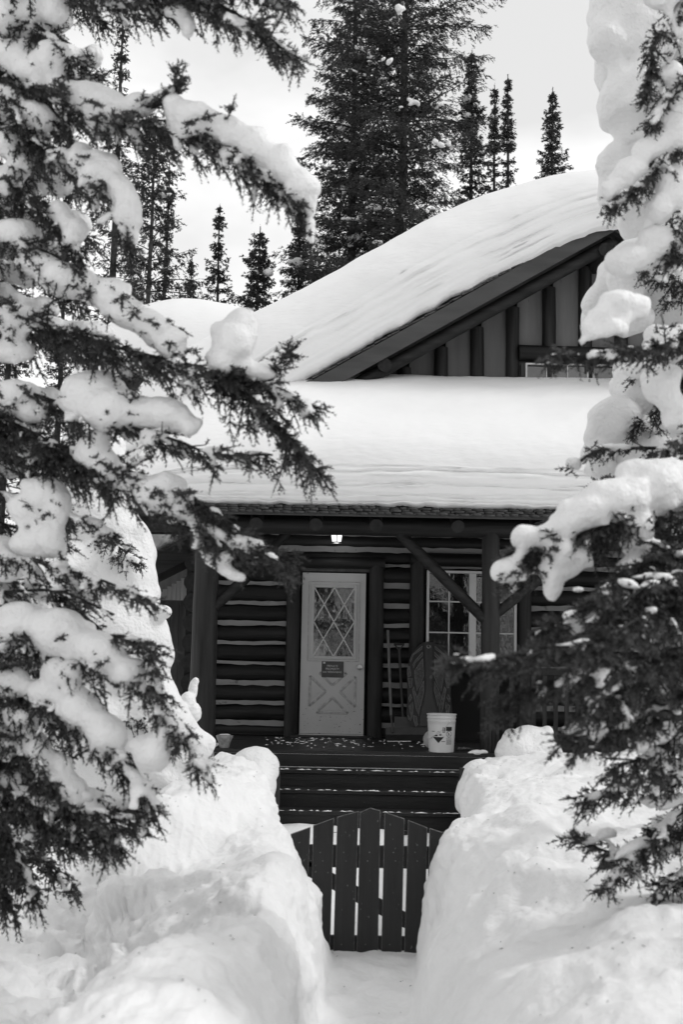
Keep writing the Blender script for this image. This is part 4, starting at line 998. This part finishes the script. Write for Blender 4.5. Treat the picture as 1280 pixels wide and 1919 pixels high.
    for sn in snow + more:
        px, py, rx, ry = sn[:4]; rx, ry = rx * 1.12, ry * 1.08; rot = R(sn[4]) if len(sn) > 4 else 0; Y = Ym(px)
        e = pe(px, py, Y, rx, ry, min(rx, ry) * 1.15, rot); ells.append(e)
        kk_ = Y / FPX; w = max(rx, ry) * kk_
        for _ in range(3 + int(rx / 18)):                       # fingers reaching down between the twigs
            a = rng.uniform(-.85, .85); rr = rng.uniform(.14, .30) * min(rx, ry) * kk_
            off = np.array([a * rx * kk_, rng.uniform(-.6, .3) * min(rx, ry) * kk_, -ry * kk_ * math.sqrt(1 - a * a) * rng.uniform(.55, .95)])
            if rot:
                cs, sn_ = math.cos(rot), math.sin(rot); off = np.array([off[0] * cs + off[2] * sn_, off[1], -off[0] * sn_ + off[2] * cs])
            ells.append((np.array(e[0]) + off, (rr * 1.1, rr, rr * rng.uniform(1, 1.7)), 0))
        for _ in range(4):                                      # uneven crown of the clump
            a = rng.uniform(-.8, .8); rr = rng.uniform(.35, .55) * min(rx, ry) * kk_
            off = np.array([a * rx * kk_ * .9, rng.uniform(-.5, .5) * min(rx, ry) * kk_, ry * kk_ * math.sqrt(1 - a * a) * .55])
            if rot:
                cs, sn_ = math.cos(rot), math.sin(rot); off = np.array([off[0] * cs + off[2] * sn_, off[1], -off[0] * sn_ + off[2] * cs])
            ells.append((np.array(e[0]) + off, (rr * 1.2, rr, rr), 0))
    clumps('snow_clump', ells, voxel, o, disp=.016, dsz=.06, smooth=4)
    return o

def trunk(tree, x, y, z0, z1, r, mat='bark', lean=0):
    m = MB(); n = 14; gg = random.Random(int(abs(x) * 100))
    m.tube([(x + lean * i / n + gg.uniform(-.01, .01), y, z0 + (z1 - z0) * i / n) for i in range(n + 1)], [r * (1 - .92 * i / n) + .012 for i in range(n + 1)], 12, True, .06, gg)
    return m.build('trunk', MAT[mat], tree, True)

# --- left foreground spruce
lx = at(-330, 1500, 6.6).x
LT = empty('spruce_tree', (lx, 6.6, .8)); tag(LT, 'near spruce on the left with long snow-loaded boughs reaching into view', 'spruce')
trunk(LT, lx, 6.6, .3, 8.0, .15)
def yy(*a):                                      # attach depths running from the trunk to the tip
    return [(p[0], p[1], 6.5 + (YT_ - 6.5) * min(1, (p[0] + 330) / 700.)) for p in a]
YT_ = 5.9
LB = [
 (yy((-330,-260),(-60,-130),(140,-70),(300,-20),(440,35),(556,124)), dict(spread=.30, droop=.55, dens=1.25, snow=[(330,22,26,14),(352,50,13,24),(215,-10,60,26)])),
 (yy((-330,-200),(-40,-60),(180,-40),(330,-10),(470,-30),(560,20)), dict(spread=.30, droop=.5, dens=1.1, snow=[(430,-20,60,18)])),
 (yy((-330,-60),(-40,20),(60,40),(110,80),(145,140)), dict(spread=.2, droop=.7, snow=[(15,25,52,50),(100,15,30,34),(70,20,40,24)])),
 (yy((-330,60),(-40,110),(50,150),(110,180)), dict(spread=.2, droop=.7, snow=[(20,105,44,34),(60,135,44,30,20),(95,120,34,44),(115,170,30,26)])),
 (yy((-330,90),(0,160),(130,195),(240,225),(335,225),(430,275),(520,345),(585,425)), dict(spread=.27, droop=1.0, dens=1.3, snow=[(160,185,30,34),(195,200,46,30),(185,235,32,24,25),(255,200,44,24,-15),(305,178,36,12,-25),(328,215,20,40),(335,265,14,24),(365,225,46,34,12),(425,245,50,30,22),(480,275,46,32,32),(530,315,42,32,42),(566,355,28,34,50),(583,392,12,22)])),
 (yy((230,225),(290,200),(330,170),(334,120)), dict(spread=.10, droop=.2, r0=.006, twig_snow=.0)),
 (yy((-330,140),(-20,240),(90,280),(160,310),(215,380),(240,480)), dict(spread=.25, droop=1.0, dens=1.2, snow=[(70,220,40,26,20),(20,190,34,26),(150,300,24,34,35),(185,325,34,44,40),(225,365,30,48,-30),(250,430,11,40),(110,300,26,24)])),
 (yy((-330,250),(-20,330),(60,370),(120,420),(160,500)), dict(spread=.22, droop=1.0, snow=[(15,270,30,32),(40,310,26,22),(10,340,34,30),(110,400,24,24,40),(138,440,20,36,20)])),
 (yy((-330,330),(-20,430),(110,490),(200,535),(285,600),(345,668)), dict(spread=.24, droop=.9, dens=1.1, snow=[(30,440,48,30),(80,500,52,28,20),(120,525,50,34,15),(205,555,36,34),(235,585,44,30,30),(285,615,44,28,35),(320,642,30,30,45),(335,665,12,16)])),
 (yy((-330,400),(-30,560),(120,620),(260,660),(380,690),(490,715),(603,765)), dict(spread=.23, droop=.8, dens=1.15, snow=[(455,612,30,34),(440,640,40,44),(420,680,30,30),(475,695,46,20,10),(30,600,40,30),(20,660,44,22)])),
 (yy((400,690),(480,760),(540,820),(600,895)), dict(spread=.24, droop=.5, dens=1.3, twig_snow=.1, r0=.008)),
 (yy((380,690),(480,720),(545,660),(560,650)), dict(spread=.12, droop=.2, dens=.9, twig_snow=.05, r0=.006)),
 (yy((-330,520),(-40,700),(120,760),(230,800),(330,830),(420,860),(512,858)), dict(spread=.22, droop=.6, dens=1.0, bare=.35, snow=[(175,735,60,38),(215,770,66,44),(150,755,44,30),(260,770,60,30,10),(310,775,56,30,15),(355,800,20,22),(30,745,38,34),(60,770,30,24)])),
 (yy((-330,640),(-40,800),(120,850),(240,905),(330,960),(420,1020),(560,1052)), dict(spread=.24, droop=.7, dens=1.25, twig_snow=.15, snow=[(175,835,24,40,40),(200,880,26,36),(245,905,46,20,5),(300,925,46,36),(335,950,28,34),(355,975,20,16),(450,1015,24,16),(480,1022,16,12),(395,1048,14,16),(425,1070,22,12,30),(448,1080,14,9)])),
 (yy((-330,600),(-40,760),(120,840),(260,890),(370,940),(455,1000)), dict(spread=.26, droop=.9, dens=1.3, twig_snow=.2, snow=[])),
 (yy((-330,740),(-40,900),(60,940),(140,965),(220,1000)), dict(spread=.18, droop=.5, bare=.5, snow=[(85,925,42,32),(60,950,44,30),(110,950,24,40),(55,1020,36,24),(95,1015,28,34)])),
 (yy((-330,860),(-20,1020),(100,1060),(200,1090),(285,1125)), dict(spread=.22, droop=.5, bare=.25, dens=1.1, snow=[(12,1060,34,30),(-20,1040,40,40)])),
 (yy((-330,960),(0,1110),(90,1105),(210,1150)), dict(spread=.1, droop=.3, bare=.7, dens=.6)),
 (yy((-330,1010),(-10,1150),(120,1200),(240,1250),(310,1330),(382,1445)), dict(spread=.26, droop=.9, dens=1.2, twig_snow=.5, snow=[(40,1170,60,40),(110,1185,60,44,15),(185,1220,54,36,25),(235,1260,30,30),(285,1410,34,36,-20),(305,1375,22,16)])),
 (yy((200,1190),(275,1200),(290,1250),(300,1290)), dict(spread=.16, droop=.9, twig_snow=.2, r0=.006)),
 (yy((-330,1100),(-10,1250),(100,1310),(190,1370),(250,1440),(290,1520)), dict(spread=.27, droop=.9, dens=1.2, twig_snow=.6, snow=[(25,1280,34,30),(95,1300,50,24,10),(150,1330,44,36,20),(200,1375,40,34,35),(120,1260,40,30)])),
 (yy((-330,1180),(-10,1370),(80,1420),(150,1500),(215,1600)), dict(spread=.27, droop=.8, dens=1.2, twig_snow=.6, snow=[(40,1345,30,24),(70,1400,26,26),(120,1450,22,40,-20),(145,1500,18,36),(20,1460,30,20)])),
 (yy((-330,1280),(-30,1460),(60,1520),(150,1575),(240,1555)), dict(spread=.24, droop=.7, dens=1.1, twig_snow=.5, snow=[(60,1560,24,14)])),
 (yy((-330,1350),(-40,1540),(30,1600),(70,1690)), dict(spread=.26, droop=.8, dens=1.3, twig_snow=.3, snow=[])),
 (yy((-330,1150),(-60,1330),(40,1400),(110,1470),(150,1560)), dict(spread=.28, droop=.9, dens=1.2, twig_snow=.3, snow=[(10,1400,30,22)])),
 (yy((-330,1230),(-60,1400),(60,1480),(180,1520),(270,1520)), dict(spread=.26, droop=.8, dens=1.2, twig_snow=.4, snow=[(150,1490,26,14,15)])),
 (yy((-330,1330),(-80,1500),(-20,1600),(20,1690)), dict(spread=.3, droop=.9, dens=1.4, twig_snow=.15, snow=[])),
 (yy((-330,1300),(-60,1480),(10,1560),(40,1640)), dict(spread=.28, droop=.8, dens=1.4, twig_snow=.2, snow=[])),
]
for i, (pts, kw) in enumerate(LB): bough(LT, pts, seed=100 + i, **kw)
# filler boughs deeper in the crown
YT_ = 7.2
gf = random.Random(44)
for i in range(21):
    y0 = -100 + i * 84 + gf.uniform(-30, 30); x1 = gf.uniform(90, 270) if y0 < 1250 else gf.uniform(40, 150)
    pts = [(-330, y0 - 200, 6.7), (-60, y0 - 40, 6.9), (x1 * .5, y0, 7.0), (x1, y0 + gf.uniform(20, 90), 7.1)]
    sn = [(gf.uniform(-20, x1 - 20), y0 - 5 + gf.uniform(-25, 25), gf.uniform(18, 44), gf.uniform(14, 28), gf.uniform(0, 35)) for _ in range(4)]
    bough(LT, pts, seed=300 + i, spread=.26, droop=.8, dens=1.0, twig_snow=.3, snow=sn, voxel=.016)

# --- snow-buried young spruce in front of the cabin's left corner
gh = at(150, 1460, 11.2)
GT = empty('snow_covered_spruce', (gh.x, 11.2, .9)); tag(GT, 'young spruce buried in a tall cone of snow left of the porch', 'spruce')
trunk(GT, gh.x, 11.2, .5, 3.6, .06)
YQ = 11.2
cone = [(170,860,70,70),(190,940,80,80),(160,960,110,90),(225,1030,75,90),(200,1080,100,90),(110,1080,150,110),(235,1140,75,80),(180,1200,150,110),(255,1230,75,80),(290,1330,60,80),(330,1370,55,60),(250,1360,120,100),(120,1330,170,130),(370,1400,46,40),(310,1430,90,50),(200,1450,190,70)]
o = snow_blobs('snow_load', [pe(x, y, YQ, a, b, min(a, b)) for x, y, a, b in cone] + [pe(300, 1145, YQ - .2, 26, 16, 20)], .03, GT, disp=.12, dsz=.35, smooth=6)
for i, (a, b, Y) in enumerate((((150,1150),(250,1260),10.6),((180,1280),(330,1400),10.7),((90,1250),(200,1400),10.5),((160,1000),(270,1060),10.7))):
    bough(GT, [(a[0], a[1], Y + .4), ((a[0] + b[0]) / 2, (a[1] + b[1]) / 2 - 10, Y + .15), (b[0], b[1], Y)], seed=500 + i, spread=.2, droop=.9, dens=.8, twig_snow=.6, voxel=.016)

# --- right foreground spruce
rx_ = at(1560, 1500, 6.4).x
RT = empty('spruce_tree', (rx_, 6.4, .9)); tag(RT, 'near spruce on the right with heavy pillows of snow down its side', 'spruce')
trunk(RT, rx_, 6.4, .3, 8.5, .16)
def zz(Yt, *a): return [(p[0], p[1], 6.3 + (Yt - 6.3) * min(1, (1560 - p[0]) / 420.)) for p in a]
RB = [
 (zz(6.0, (1560,-160),(1380,-60),(1280,10),(1225,90),(1212,190)), dict(spread=.17, droop=.7, dens=1.1, snow=[(1240,-10,40,30),(1270,60,26,14,-30)])),
 (zz(6.0, (1560,60),(1380,110),(1290,150),(1240,200),(1215,240)), dict(spread=.14, droop=.8, snow=[(1255,140,30,20,-20),(1290,190,40,30)])),
 (zz(6.1, (1560,150),(1380,220),(1280,270),(1210,330),(1135,392)), dict(spread=.17, droop=.8, dens=1.2, snow=[(1225,275,46,24,-35),(1180,325,36,26,-40),(1145,360,18,20),(1265,250,34,50)])),
 (zz(6.1, (1560,300),(1380,360),(1290,400),(1250,470)), dict(spread=.16, droop=1.0, snow=[(1260,350,30,50),(1235,395,26,26)])),
 (zz(6.2, (1560,380),(1380,440),(1280,470),(1200,500)), dict(spread=.15, droop=.7, snow=[(1240,455,40,30),(1180,490,50,30,-15)])),
 (zz(5.5, (1560,520),(1380,590),(1260,640),(1150,660),(1022,662)), dict(spread=.12, droop=.6, dens=1.2, twig_snow=.2, snow=[(1190,575,26,24),(1155,565,36,20,-10),(1122,588,30,18,-35),(1098,614,14,18,-30),(1138,612,13,24),(1168,606,14,30),(1090,640,8,12)])),
 (zz(6.0, (1560,560),(1400,640),(1300,690),(1240,740)), dict(spread=.2, droop=.8, dens=1.1, snow=[(1250,650,40,40),(1200,690,30,20)])),
 (zz(5.9, (1560,700),(1400,760),(1290,800),(1240,850)), dict(spread=.18, droop=.9, snow=[(1240,720,34,40),(1270,780,30,30)])),
 (zz(6.3, (1560,860),(1350,850),(1220,840),(1130,840),(1055,882)), dict(spread=.13, droop=.3, bare=.7, dens=.9, twig_snow=.2, snow=[(1075,868,18,14)])),
 (zz(5.6, (1560,830),(1380,900),(1250,955),(1130,985),(1020,1030),(940,1080)), dict(spread=.2, droop=.9, dens=1.2, twig_snow=.15, snow=[(1290,920,70,50),(1225,910,62,52),(1150,935,66,40,-8),(1095,960,54,34,-15),(1060,985,26,30),(988,1006,30,25),(1010,1000,22,16),(948,1070,30,24,-20),(975,1078,14,14),(1050,1040,30,34),(1035,1085,20,44),(1090,1045,22,24),(1190,985,34,40),(1195,1040,16,40),(1170,1065,20,20),(1225,1095,24,8,35)])),
 (zz(5.6, (1180,960),(1090,985),(1030,1000),(985,1025),(950,1045)), dict(spread=.15, droop=.9, dens=1.2, twig_snow=.1, r0=.006)),
 (zz(5.3, (1560,890),(1380,970),(1260,1030),(1160,1080),(1075,1160)), dict(spread=.24, droop=.8, dens=1.3, twig_snow=.2, snow=[(1230,1120,22,10,30)])),
 (zz(5.1, (1560,960),(1380,1040),(1250,1090),(1120,1130),(1010,1180)), dict(spread=.22, droop=.7, dens=1.3, twig_snow=.15, snow=[(1085,1105,16,10)])),
 (zz(4.7, (1560,1040),(1380,1090),(1230,1140),(1100,1200),(960,1225),(832,1248)), dict(spread=.19, droop=.45, dens=1.3, twig_snow=.10)),
 (zz(4.9, (1560,980),(1380,1040),(1250,1080),(1160,1130),(1080,1200)), dict(spread=.22, droop=.8, dens=1.0, twig_snow=.3, snow=[(1180,1095,26,12,20)])),
 (zz(4.8, (1560,1130),(1380,1190),(1230,1230),(1080,1270),(980,1300),(910,1335)), dict(spread=.19, droop=.5, dens=1.2, twig_snow=.14)),
 (zz(5.0, (1560,1080),(1380,1150),(1260,1220),(1150,1300),(1080,1330)), dict(spread=.24, droop=.7, dens=1.0, twig_snow=.35, snow=[(1190,1260,28,12,35),(1110,1310,20,10)])),
 (zz(5.2, (1560,1200),(1380,1260),(1260,1310),(1150,1370),(1050,1385)), dict(spread=.2, droop=.6, dens=1.2, twig_snow=.3, snow=[(1110,1355,34,13),(1062,1368,14,9),(1180,1330,22,12,30)])),
 (zz(5.4, (1560,1000),(1400,1080),(1300,1160),(1230,1260),(1200,1330)), dict(spread=.26, droop=.8, dens=1.1, twig_snow=.4, snow=[(1260,1180,30,16,-30),(1230,1200,20,10,30),(1190,1160,18,26)])),
 (zz(5.6, (1560,1250),(1380,1310),(1280,1370),(1200,1420),(1150,1440)), dict(spread=.25, droop=.7, dens=1.1, twig_snow=.5, snow=[(1250,1370,28,16,-30),(1200,1390,24,20)])),
 (zz(6.0, (1560,1330),(1380,1400),(1270,1440),(1180,1470),(1092,1498)), dict(spread=.22, droop=.5, dens=1.0, twig_snow=.6, snow=[(1160,1465,16,12),(1110,1490,18,7),(1250,1440,30,18),(1220,1500,24,14)])),
 (zz(6.0, (1560,1420),(1400,1480),(1290,1520),(1210,1580),(1130,1668)), dict(spread=.22, droop=.6, dens=1.2, twig_snow=.6, snow=[(1260,1500,34,14,-20),(1180,1590,40,10,-35),(1235,1570,26,10,-30)])),
 (zz(6.2, (1560,1440),(1400,1500),(1260,1560),(1170,1600),(1072,1560)), dict(spread=.18, droop=.4, dens=.9, twig_snow=.5, snow=[(1105,1575,18,8),(1140,1560,20,12)])),
 (zz(6.0, (1560,1520),(1400,1580),(1300,1620),(1225,1668)), dict(spread=.22, droop=.6, dens=1.1, twig_snow=.6, snow=[(1270,1590,24,14)])),
]
for i, (pts, kw) in enumerate(RB): bough(RT, pts, seed=700 + i, **kw)
# --- taller snow-plastered spruce just behind it
qx = at(1330, 1000, 8.2)
QT = empty('snow_covered_spruce', (qx.x, 8.2, 1.0)); tag(QT, 'tall spruce plastered with bulging snow at the right edge', 'spruce')
trunk(QT, qx.x, 8.2, .5, 8.5, .12)
col = [(1165,20,80,80),(1135,80,52,60),(1155,130,54,70),(1200,70,70,90),(1185,190,74,80),(1165,200,52,46),(1205,250,60,40),(1155,310,48,42),(1150,345,36,46),(1200,340,60,60),(1215,420,64,60),(1180,400,34,30),(1250,300,60,110),(1270,450,60,80),(1200,480,56,40),(1180,530,46,40),(1150,520,34,40),(1130,590,40,40),(1115,560,24,36),(1180,590,52,46),(1250,560,60,80),
       (1180,690,36,36),(1165,735,38,36),(1215,720,60,70),(1260,680,60,80),(1150,790,58,46),(1200,800,70,60),(1115,830,32,36),(1155,850,66,40),(1230,860,70,60),(1270,780,60,80),(1120,880,36,26),(1290,950,60,80),(1290,100,70,120)]
grp = [c_ for c_ in col]
snow_blobs('snow_load', [pe(x, y, 8.0 + .25 * math.sin(x * .3 + y * .11), a, b, min(a, b)) for x, y, a, b in grp], .022, QT, disp=.07, dsz=.16, smooth=7)
for i, (a, b) in enumerate((((1300,250),(1215,320)),((1290,430),(1195,450)),((1290,640),(1190,700)),((1300,740),(1180,810)),((1300,860),(1120,905)),((1300,100),(1235,200)),((1300,540),(1220,520)))):
    bough(QT, [(a[0] + 40, a[1] - 30, 8.0), (a[0], a[1], 7.8), ((a[0] + b[0]) / 2, (a[1] + b[1]) / 2 - 10, 7.65), (b[0], b[1], 7.6)], seed=900 + i, spread=.2, droop=.7, dens=.8, twig_snow=.4, voxel=.014)

# ------------------------------------------------------------------ spruces behind the cabin
def far_spruce(label, px, ytop, Y, rad_px, seed, zlow=2.5, dens=1.0, slim=1.05, base=.8, snow=40, group='spruces behind the cabin', sparse=0.0, ls=1.0, droop=.35, pos=None):
    rng = np.random.default_rng(seed)
    ls = ls * (.75 if rad_px < 260 and not pos else 1.0); dens = dens * (.8 if rad_px < 210 and not pos else 1.0)
    if pos: x0, Y, H, Rm = pos; zvis = 0
    else: top = at(px, ytop, Y); x0 = top.x; H = top.z; Rm = rad_px * Y / FPX; zvis = at(px, 690 if px < 560 else 560, Y).z - 1.2
    t = empty('spruce_tree', (x0, Y, base)); tag(t, label, 'spruce', group)
    n = 16
    bend = rng.normal(0, .03, n + 1).cumsum() * .3; bend -= np.linspace(bend[0], bend[-1], n + 1)
    m = MB(); gg = random.Random(seed)
    m.tube([(x0 + bend[i], Y, base - .3 + (H - base + .3) * i / n) for i in range(n + 1)], [(.0075 * (H - base) + .02) * (1 - i / n) ** .9 + .010 for i in range(n + 1)], 9, True, .05, gg)
    m.build('trunk', MAT['bark'], t, True)
    wood = MB(); SP, SD, SLn = [], [], []; blobs = []
    z = zlow
    while z < H - .12:
        f = (z - zlow) / (H - zlow); rr = (Rm * (1 - f) ** slim * (.55 + .45 * min(1, f / .1)) + .04) * (1 + .28 * math.sin(z * 2.3 + seed) * math.sin(z * 5.1))
        nb = int(rng.integers(4, 7)) if rng.random() > sparse else 2
        a0 = rng.uniform(0, 6.28); xc = x0 + float(np.interp(z, np.linspace(base - .3, H, n + 1), bend))
        for k in range(nb):
            az = a0 + k * 6.283 / nb + rng.normal(0, .25); Lb = rr * rng.uniform(.35, 1.15)
            if rng.random() < .10: Lb *= 1.25
            h = np.array([math.cos(az), math.sin(az), 0.0]); ns = max(3, int(Lb / .16))
            p = np.array([xc, Y, z]); el = rng.uniform(.0, .3) - droop * .5 * (1 - f) + .35 * f; pts_ = [p]
            for j in range(ns):
                s_ = j / ns; e = el - droop * s_ * 1.3 * (1 - f * .6) + droop * 1.7 * max(0, s_ - .6)
                p = p + (h * math.cos(e) + np.array([0, 0, math.sin(e)])) * Lb / ns + rng.normal(0, .012, 3); pts_.append(p)
            wood.tube([tuple(q) for q in pts_], [(.008 + .006 * Lb) * (1 - .85 * j / ns) for j in range(ns + 1)], 4, False)
            lat = np.array([-h[1], h[0], 0])
            A = np.array(pts_); cl = np.linspace(0, 1, ns + 1); cnt = max(5, int((Lb + .12) / .0145 * dens * (1.0 if z > zvis else .12)))
            for u in rng.uniform(.08, 1.0, cnt):
                if u < .3 and rng.random() < .25: continue
                P = np.array([np.interp(u, cl, A[:, c]) for c in range(3)])
                sd = rng.choice((-1, 1)); wv = Lb * .34 * (1 - .65 * u) * rng.uniform(0, 1)
                d = unit(h * rng.uniform(.3, .9) + lat * sd * rng.uniform(.1, .9) + np.array([0, 0, -1]) * rng.uniform(-.1, .75))
                P2 = P + lat * sd * wv + h * wv * .4 + np.array([0, 0, -1]) * (wv * rng.uniform(.1, .5) + rng.uniform(-.015, .06)) + rng.normal(0, .015, 3)
                SP.append(P2); SD.append(d); SLn.append(rng.uniform(.07, .17) * ls * min(1, .22 + .9 * rr))
                if rng.random() < .5:
                    d2 = unit(d + rng.normal(0, .5, 3)); SP.append(P2 + d * .05); SD.append(d2); SLn.append(rng.uniform(.06, .12) * ls * min(1, .22 + .9 * rr))
            SP.append(A[-1]); SD.append(unit(A[-1] - A[-2])); SLn.append(.12 * ls * min(1, .25 + .9 * rr))
            if snow and H - z > .9 and z > zvis and rng.random() < snow / 130.:      # a pad of snow along the bough
                u0 = rng.uniform(.3, .6); u1 = min(1, u0 + rng.uniform(.12, .4)); r = rng.uniform(.03, .06)
                for u in np.arange(u0, u1, .06 / max(Lb, .2)):
                    P = np.array([np.interp(u, cl, A[:, c]) for c in range(3)]) + lat * rng.normal(0, .05)
                    blobs.append((P + np.array([0, 0, r * .4]), (r * rng.uniform(.9, 1.6), r * rng.uniform(.9, 1.6), r * rng.uniform(.5, .8)), 0))
            if snow and H - z > 1.2 and rng.random() < snow / 400.:
                u = rng.uniform(.4, .9); P = np.array([np.interp(u, cl, A[:, c]) for c in range(3)]); r = rng.uniform(.05, .13)
                for _ in range(4): blobs.append((P + rng.normal(0, r * .6, 3) * np.array([1, 1, .4]) + np.array([0, 0, r * .5]), (r * rng.uniform(.7, 1.2), r, r * rng.uniform(.5, .8)), 0))
        z += rng.uniform(.15, .33) * (1.0 if H - z > 2 else .6)
    SP.append(np.array([x0, Y, H - .2])); SD.append(np.array([0, 0, 1.0])); SLn.append(.3)
    tag(wood.build('branch_wood', MAT['twig'], t), kind='stuff')
    cr = link('crown', needle_mesh('crown', SP, SD, SLn, 5, .05, .026, rng, MAT['needle_far'], .2, .006), t)
    return t, blobs
def far_snow(t, blobs):
    clumps('snow_clump', blobs, .04, t, disp=.03, dsz=.1, smooth=2)
T_ = [
 ('tallest dense spruce behind the cabin with snow pillows in its crown', 765, -420, 28.0, 300, 1, dict(zlow=4.5, dens=1.2, slim=.72, snow=46)),
 ('tall spruce left of the tallest one, its pale trunk showing high up', 672, -260, 29.5, 215, 2, dict(zlow=4.5, dens=1.2, slim=.72, snow=50)),
 ('spruce crowded against the right side of the tallest one', 885, 95, 30.0, 170, 3, dict(zlow=4.0, dens=1.25, snow=24, slim=1.0)),
 ('thin pointed spruce, second from the right in the group above the roof', 927, 160, 32.0, 80, 4, dict(zlow=4.5, dens=1.0, snow=14, sparse=.2)),
 ('slender spire spruce at the right end of the group above the roof', 952, 140, 31.0, 105, 5, dict(zlow=4.5, dens=1.0, snow=16)),
 ('lone small spruce standing apart above the roof ridge', 1036, 165, 30.0, 200, 6, dict(zlow=5.0, dens=1.15, snow=18)),
 ('tall thin spruce showing between the upper left boughs', 233, -40, 27.0, 150, 7, dict(zlow=2.0, dens=.55, sparse=.35, snow=8)),
 ('ragged spruce behind the left boughs beside the outbuilding', 292, 215, 26.0, 170, 8, dict(zlow=2.0, dens=.8, sparse=.15, snow=10, slim=.6)),
 ('narrow ragged spruce just left of the outbuilding snow dome', 318, 300, 30.0, 46, 9, dict(zlow=2.0, dens=.75, sparse=.3, snow=6)),
 ('thin spruce rising over the middle of the outbuilding dome', 412, 385, 29.0, 135, 10, dict(zlow=2.5, dens=.8, sparse=.3, snow=8)),
 ('tiny distant spruce tip above the outbuilding dome', 360, 476, 34.0, 110, 11, dict(zlow=3.0, dens=.8, snow=4)),
 ('broad spruce between the outbuilding and the gable roof', 488, 425, 28.0, 250, 12, dict(zlow=2.5, dens=1.0, snow=22)),
 ('spruce low against the snowy roof slope left of the tall pair', 562, 400, 30.0, 230, 13, dict(zlow=2.5, dens=1.0, snow=20)),
 ('spruce at the far left seen through the near boughs', 40, 230, 27.0, 100, 14, dict(zlow=2.0, dens=.7, snow=10)),
 ('spruce behind the left boughs second from the left edge', 130, 330, 30.0, 80, 15, dict(zlow=2.0, dens=.7, snow=10)),
]
for lab, px, yt, Y, rp, sd_, kw in T_:
    t, bl = far_spruce(lab, px, yt, Y, rp, sd_, **kw)
    if sd_ == 1:
        for (x, y, r) in ((590/1.684+400,35/1.684,16),(620/1.684+400,330/1.684,15),(545/1.684+400,200/1.684,14),(725/1.684+400,460/1.684,16),(675/1.684+400,670/1.684,10)):
            bl += [pe(x + gf.gauss(0, r * .6), y + gf.gauss(0, r * .35), 26.6 + gf.uniform(-.1, .1), r * s_, r * .6 * s_, r * s_, gf.uniform(-.5, .5)) for s_ in (.55, .5, .45, .4, .35, .3, .3)]
    if sd_ == 2:
        for (x, y, r) in ((706,298,12),(640,358,13),(688,340,12),(712,412,16),(680,412,14),(655,455,11),(570,338,9),(700,245,10)):
            bl += [pe(x + gf.gauss(0, r * .6), y + gf.gauss(0, r * .35), 28.4 + gf.uniform(-.1, .1), r * s_, r * .65 * s_, r * s_, gf.uniform(-.5, .5)) for s_ in (.6, .55, .5, .45, .4, .35, .3)]
    far_snow(t, bl)

# ------------------------------------------------------------------ the forest behind the viewer (seen mirrored in the glass)
def copy_tree(o, parent=None):
    c = o.copy(); COL.objects.link(c); c.parent = parent
    for ch in list(o.children): copy_tree(ch, c)
    return c
BK = [(-2.2, -9.0, 0, 1.0, 'snowy spruce behind the viewer, mirrored at the left of the door glass'), (2.4, -10.0, 1.9, 1.1, 'snowy spruce behind the viewer, mirrored at the right of the door glass'),
      (.3, -14.0, 4.0, 1.25, 'taller snowy spruce farther behind the viewer, mirrored between the two nearer ones'), (5.6, -9.0, 2.8, 1.2, 'snowy spruce behind the viewer to the right, mirrored in the window')]
first = None
for (x, y, rz, sc, lab) in BK:
    if first is None:
        first, bl = far_spruce(lab, 0, 0, 0, 0, 77, zlow=1.3, dens=.35, snow=150, pos=(x, y, 9.0, 1.7), group='spruces behind the viewer'); clumps('snow_clump', [(c_, tuple(3.4 * v for v in r_), w_) for c_, r_, w_ in bl], .06, first, disp=.04, dsz=.15, smooth=3); t = first
    else: t = copy_tree(first)
    t.location = (x, y, .8); t.rotation_euler = (0, 0, rz); t.scale = (sc, sc, sc); t['label'] = lab
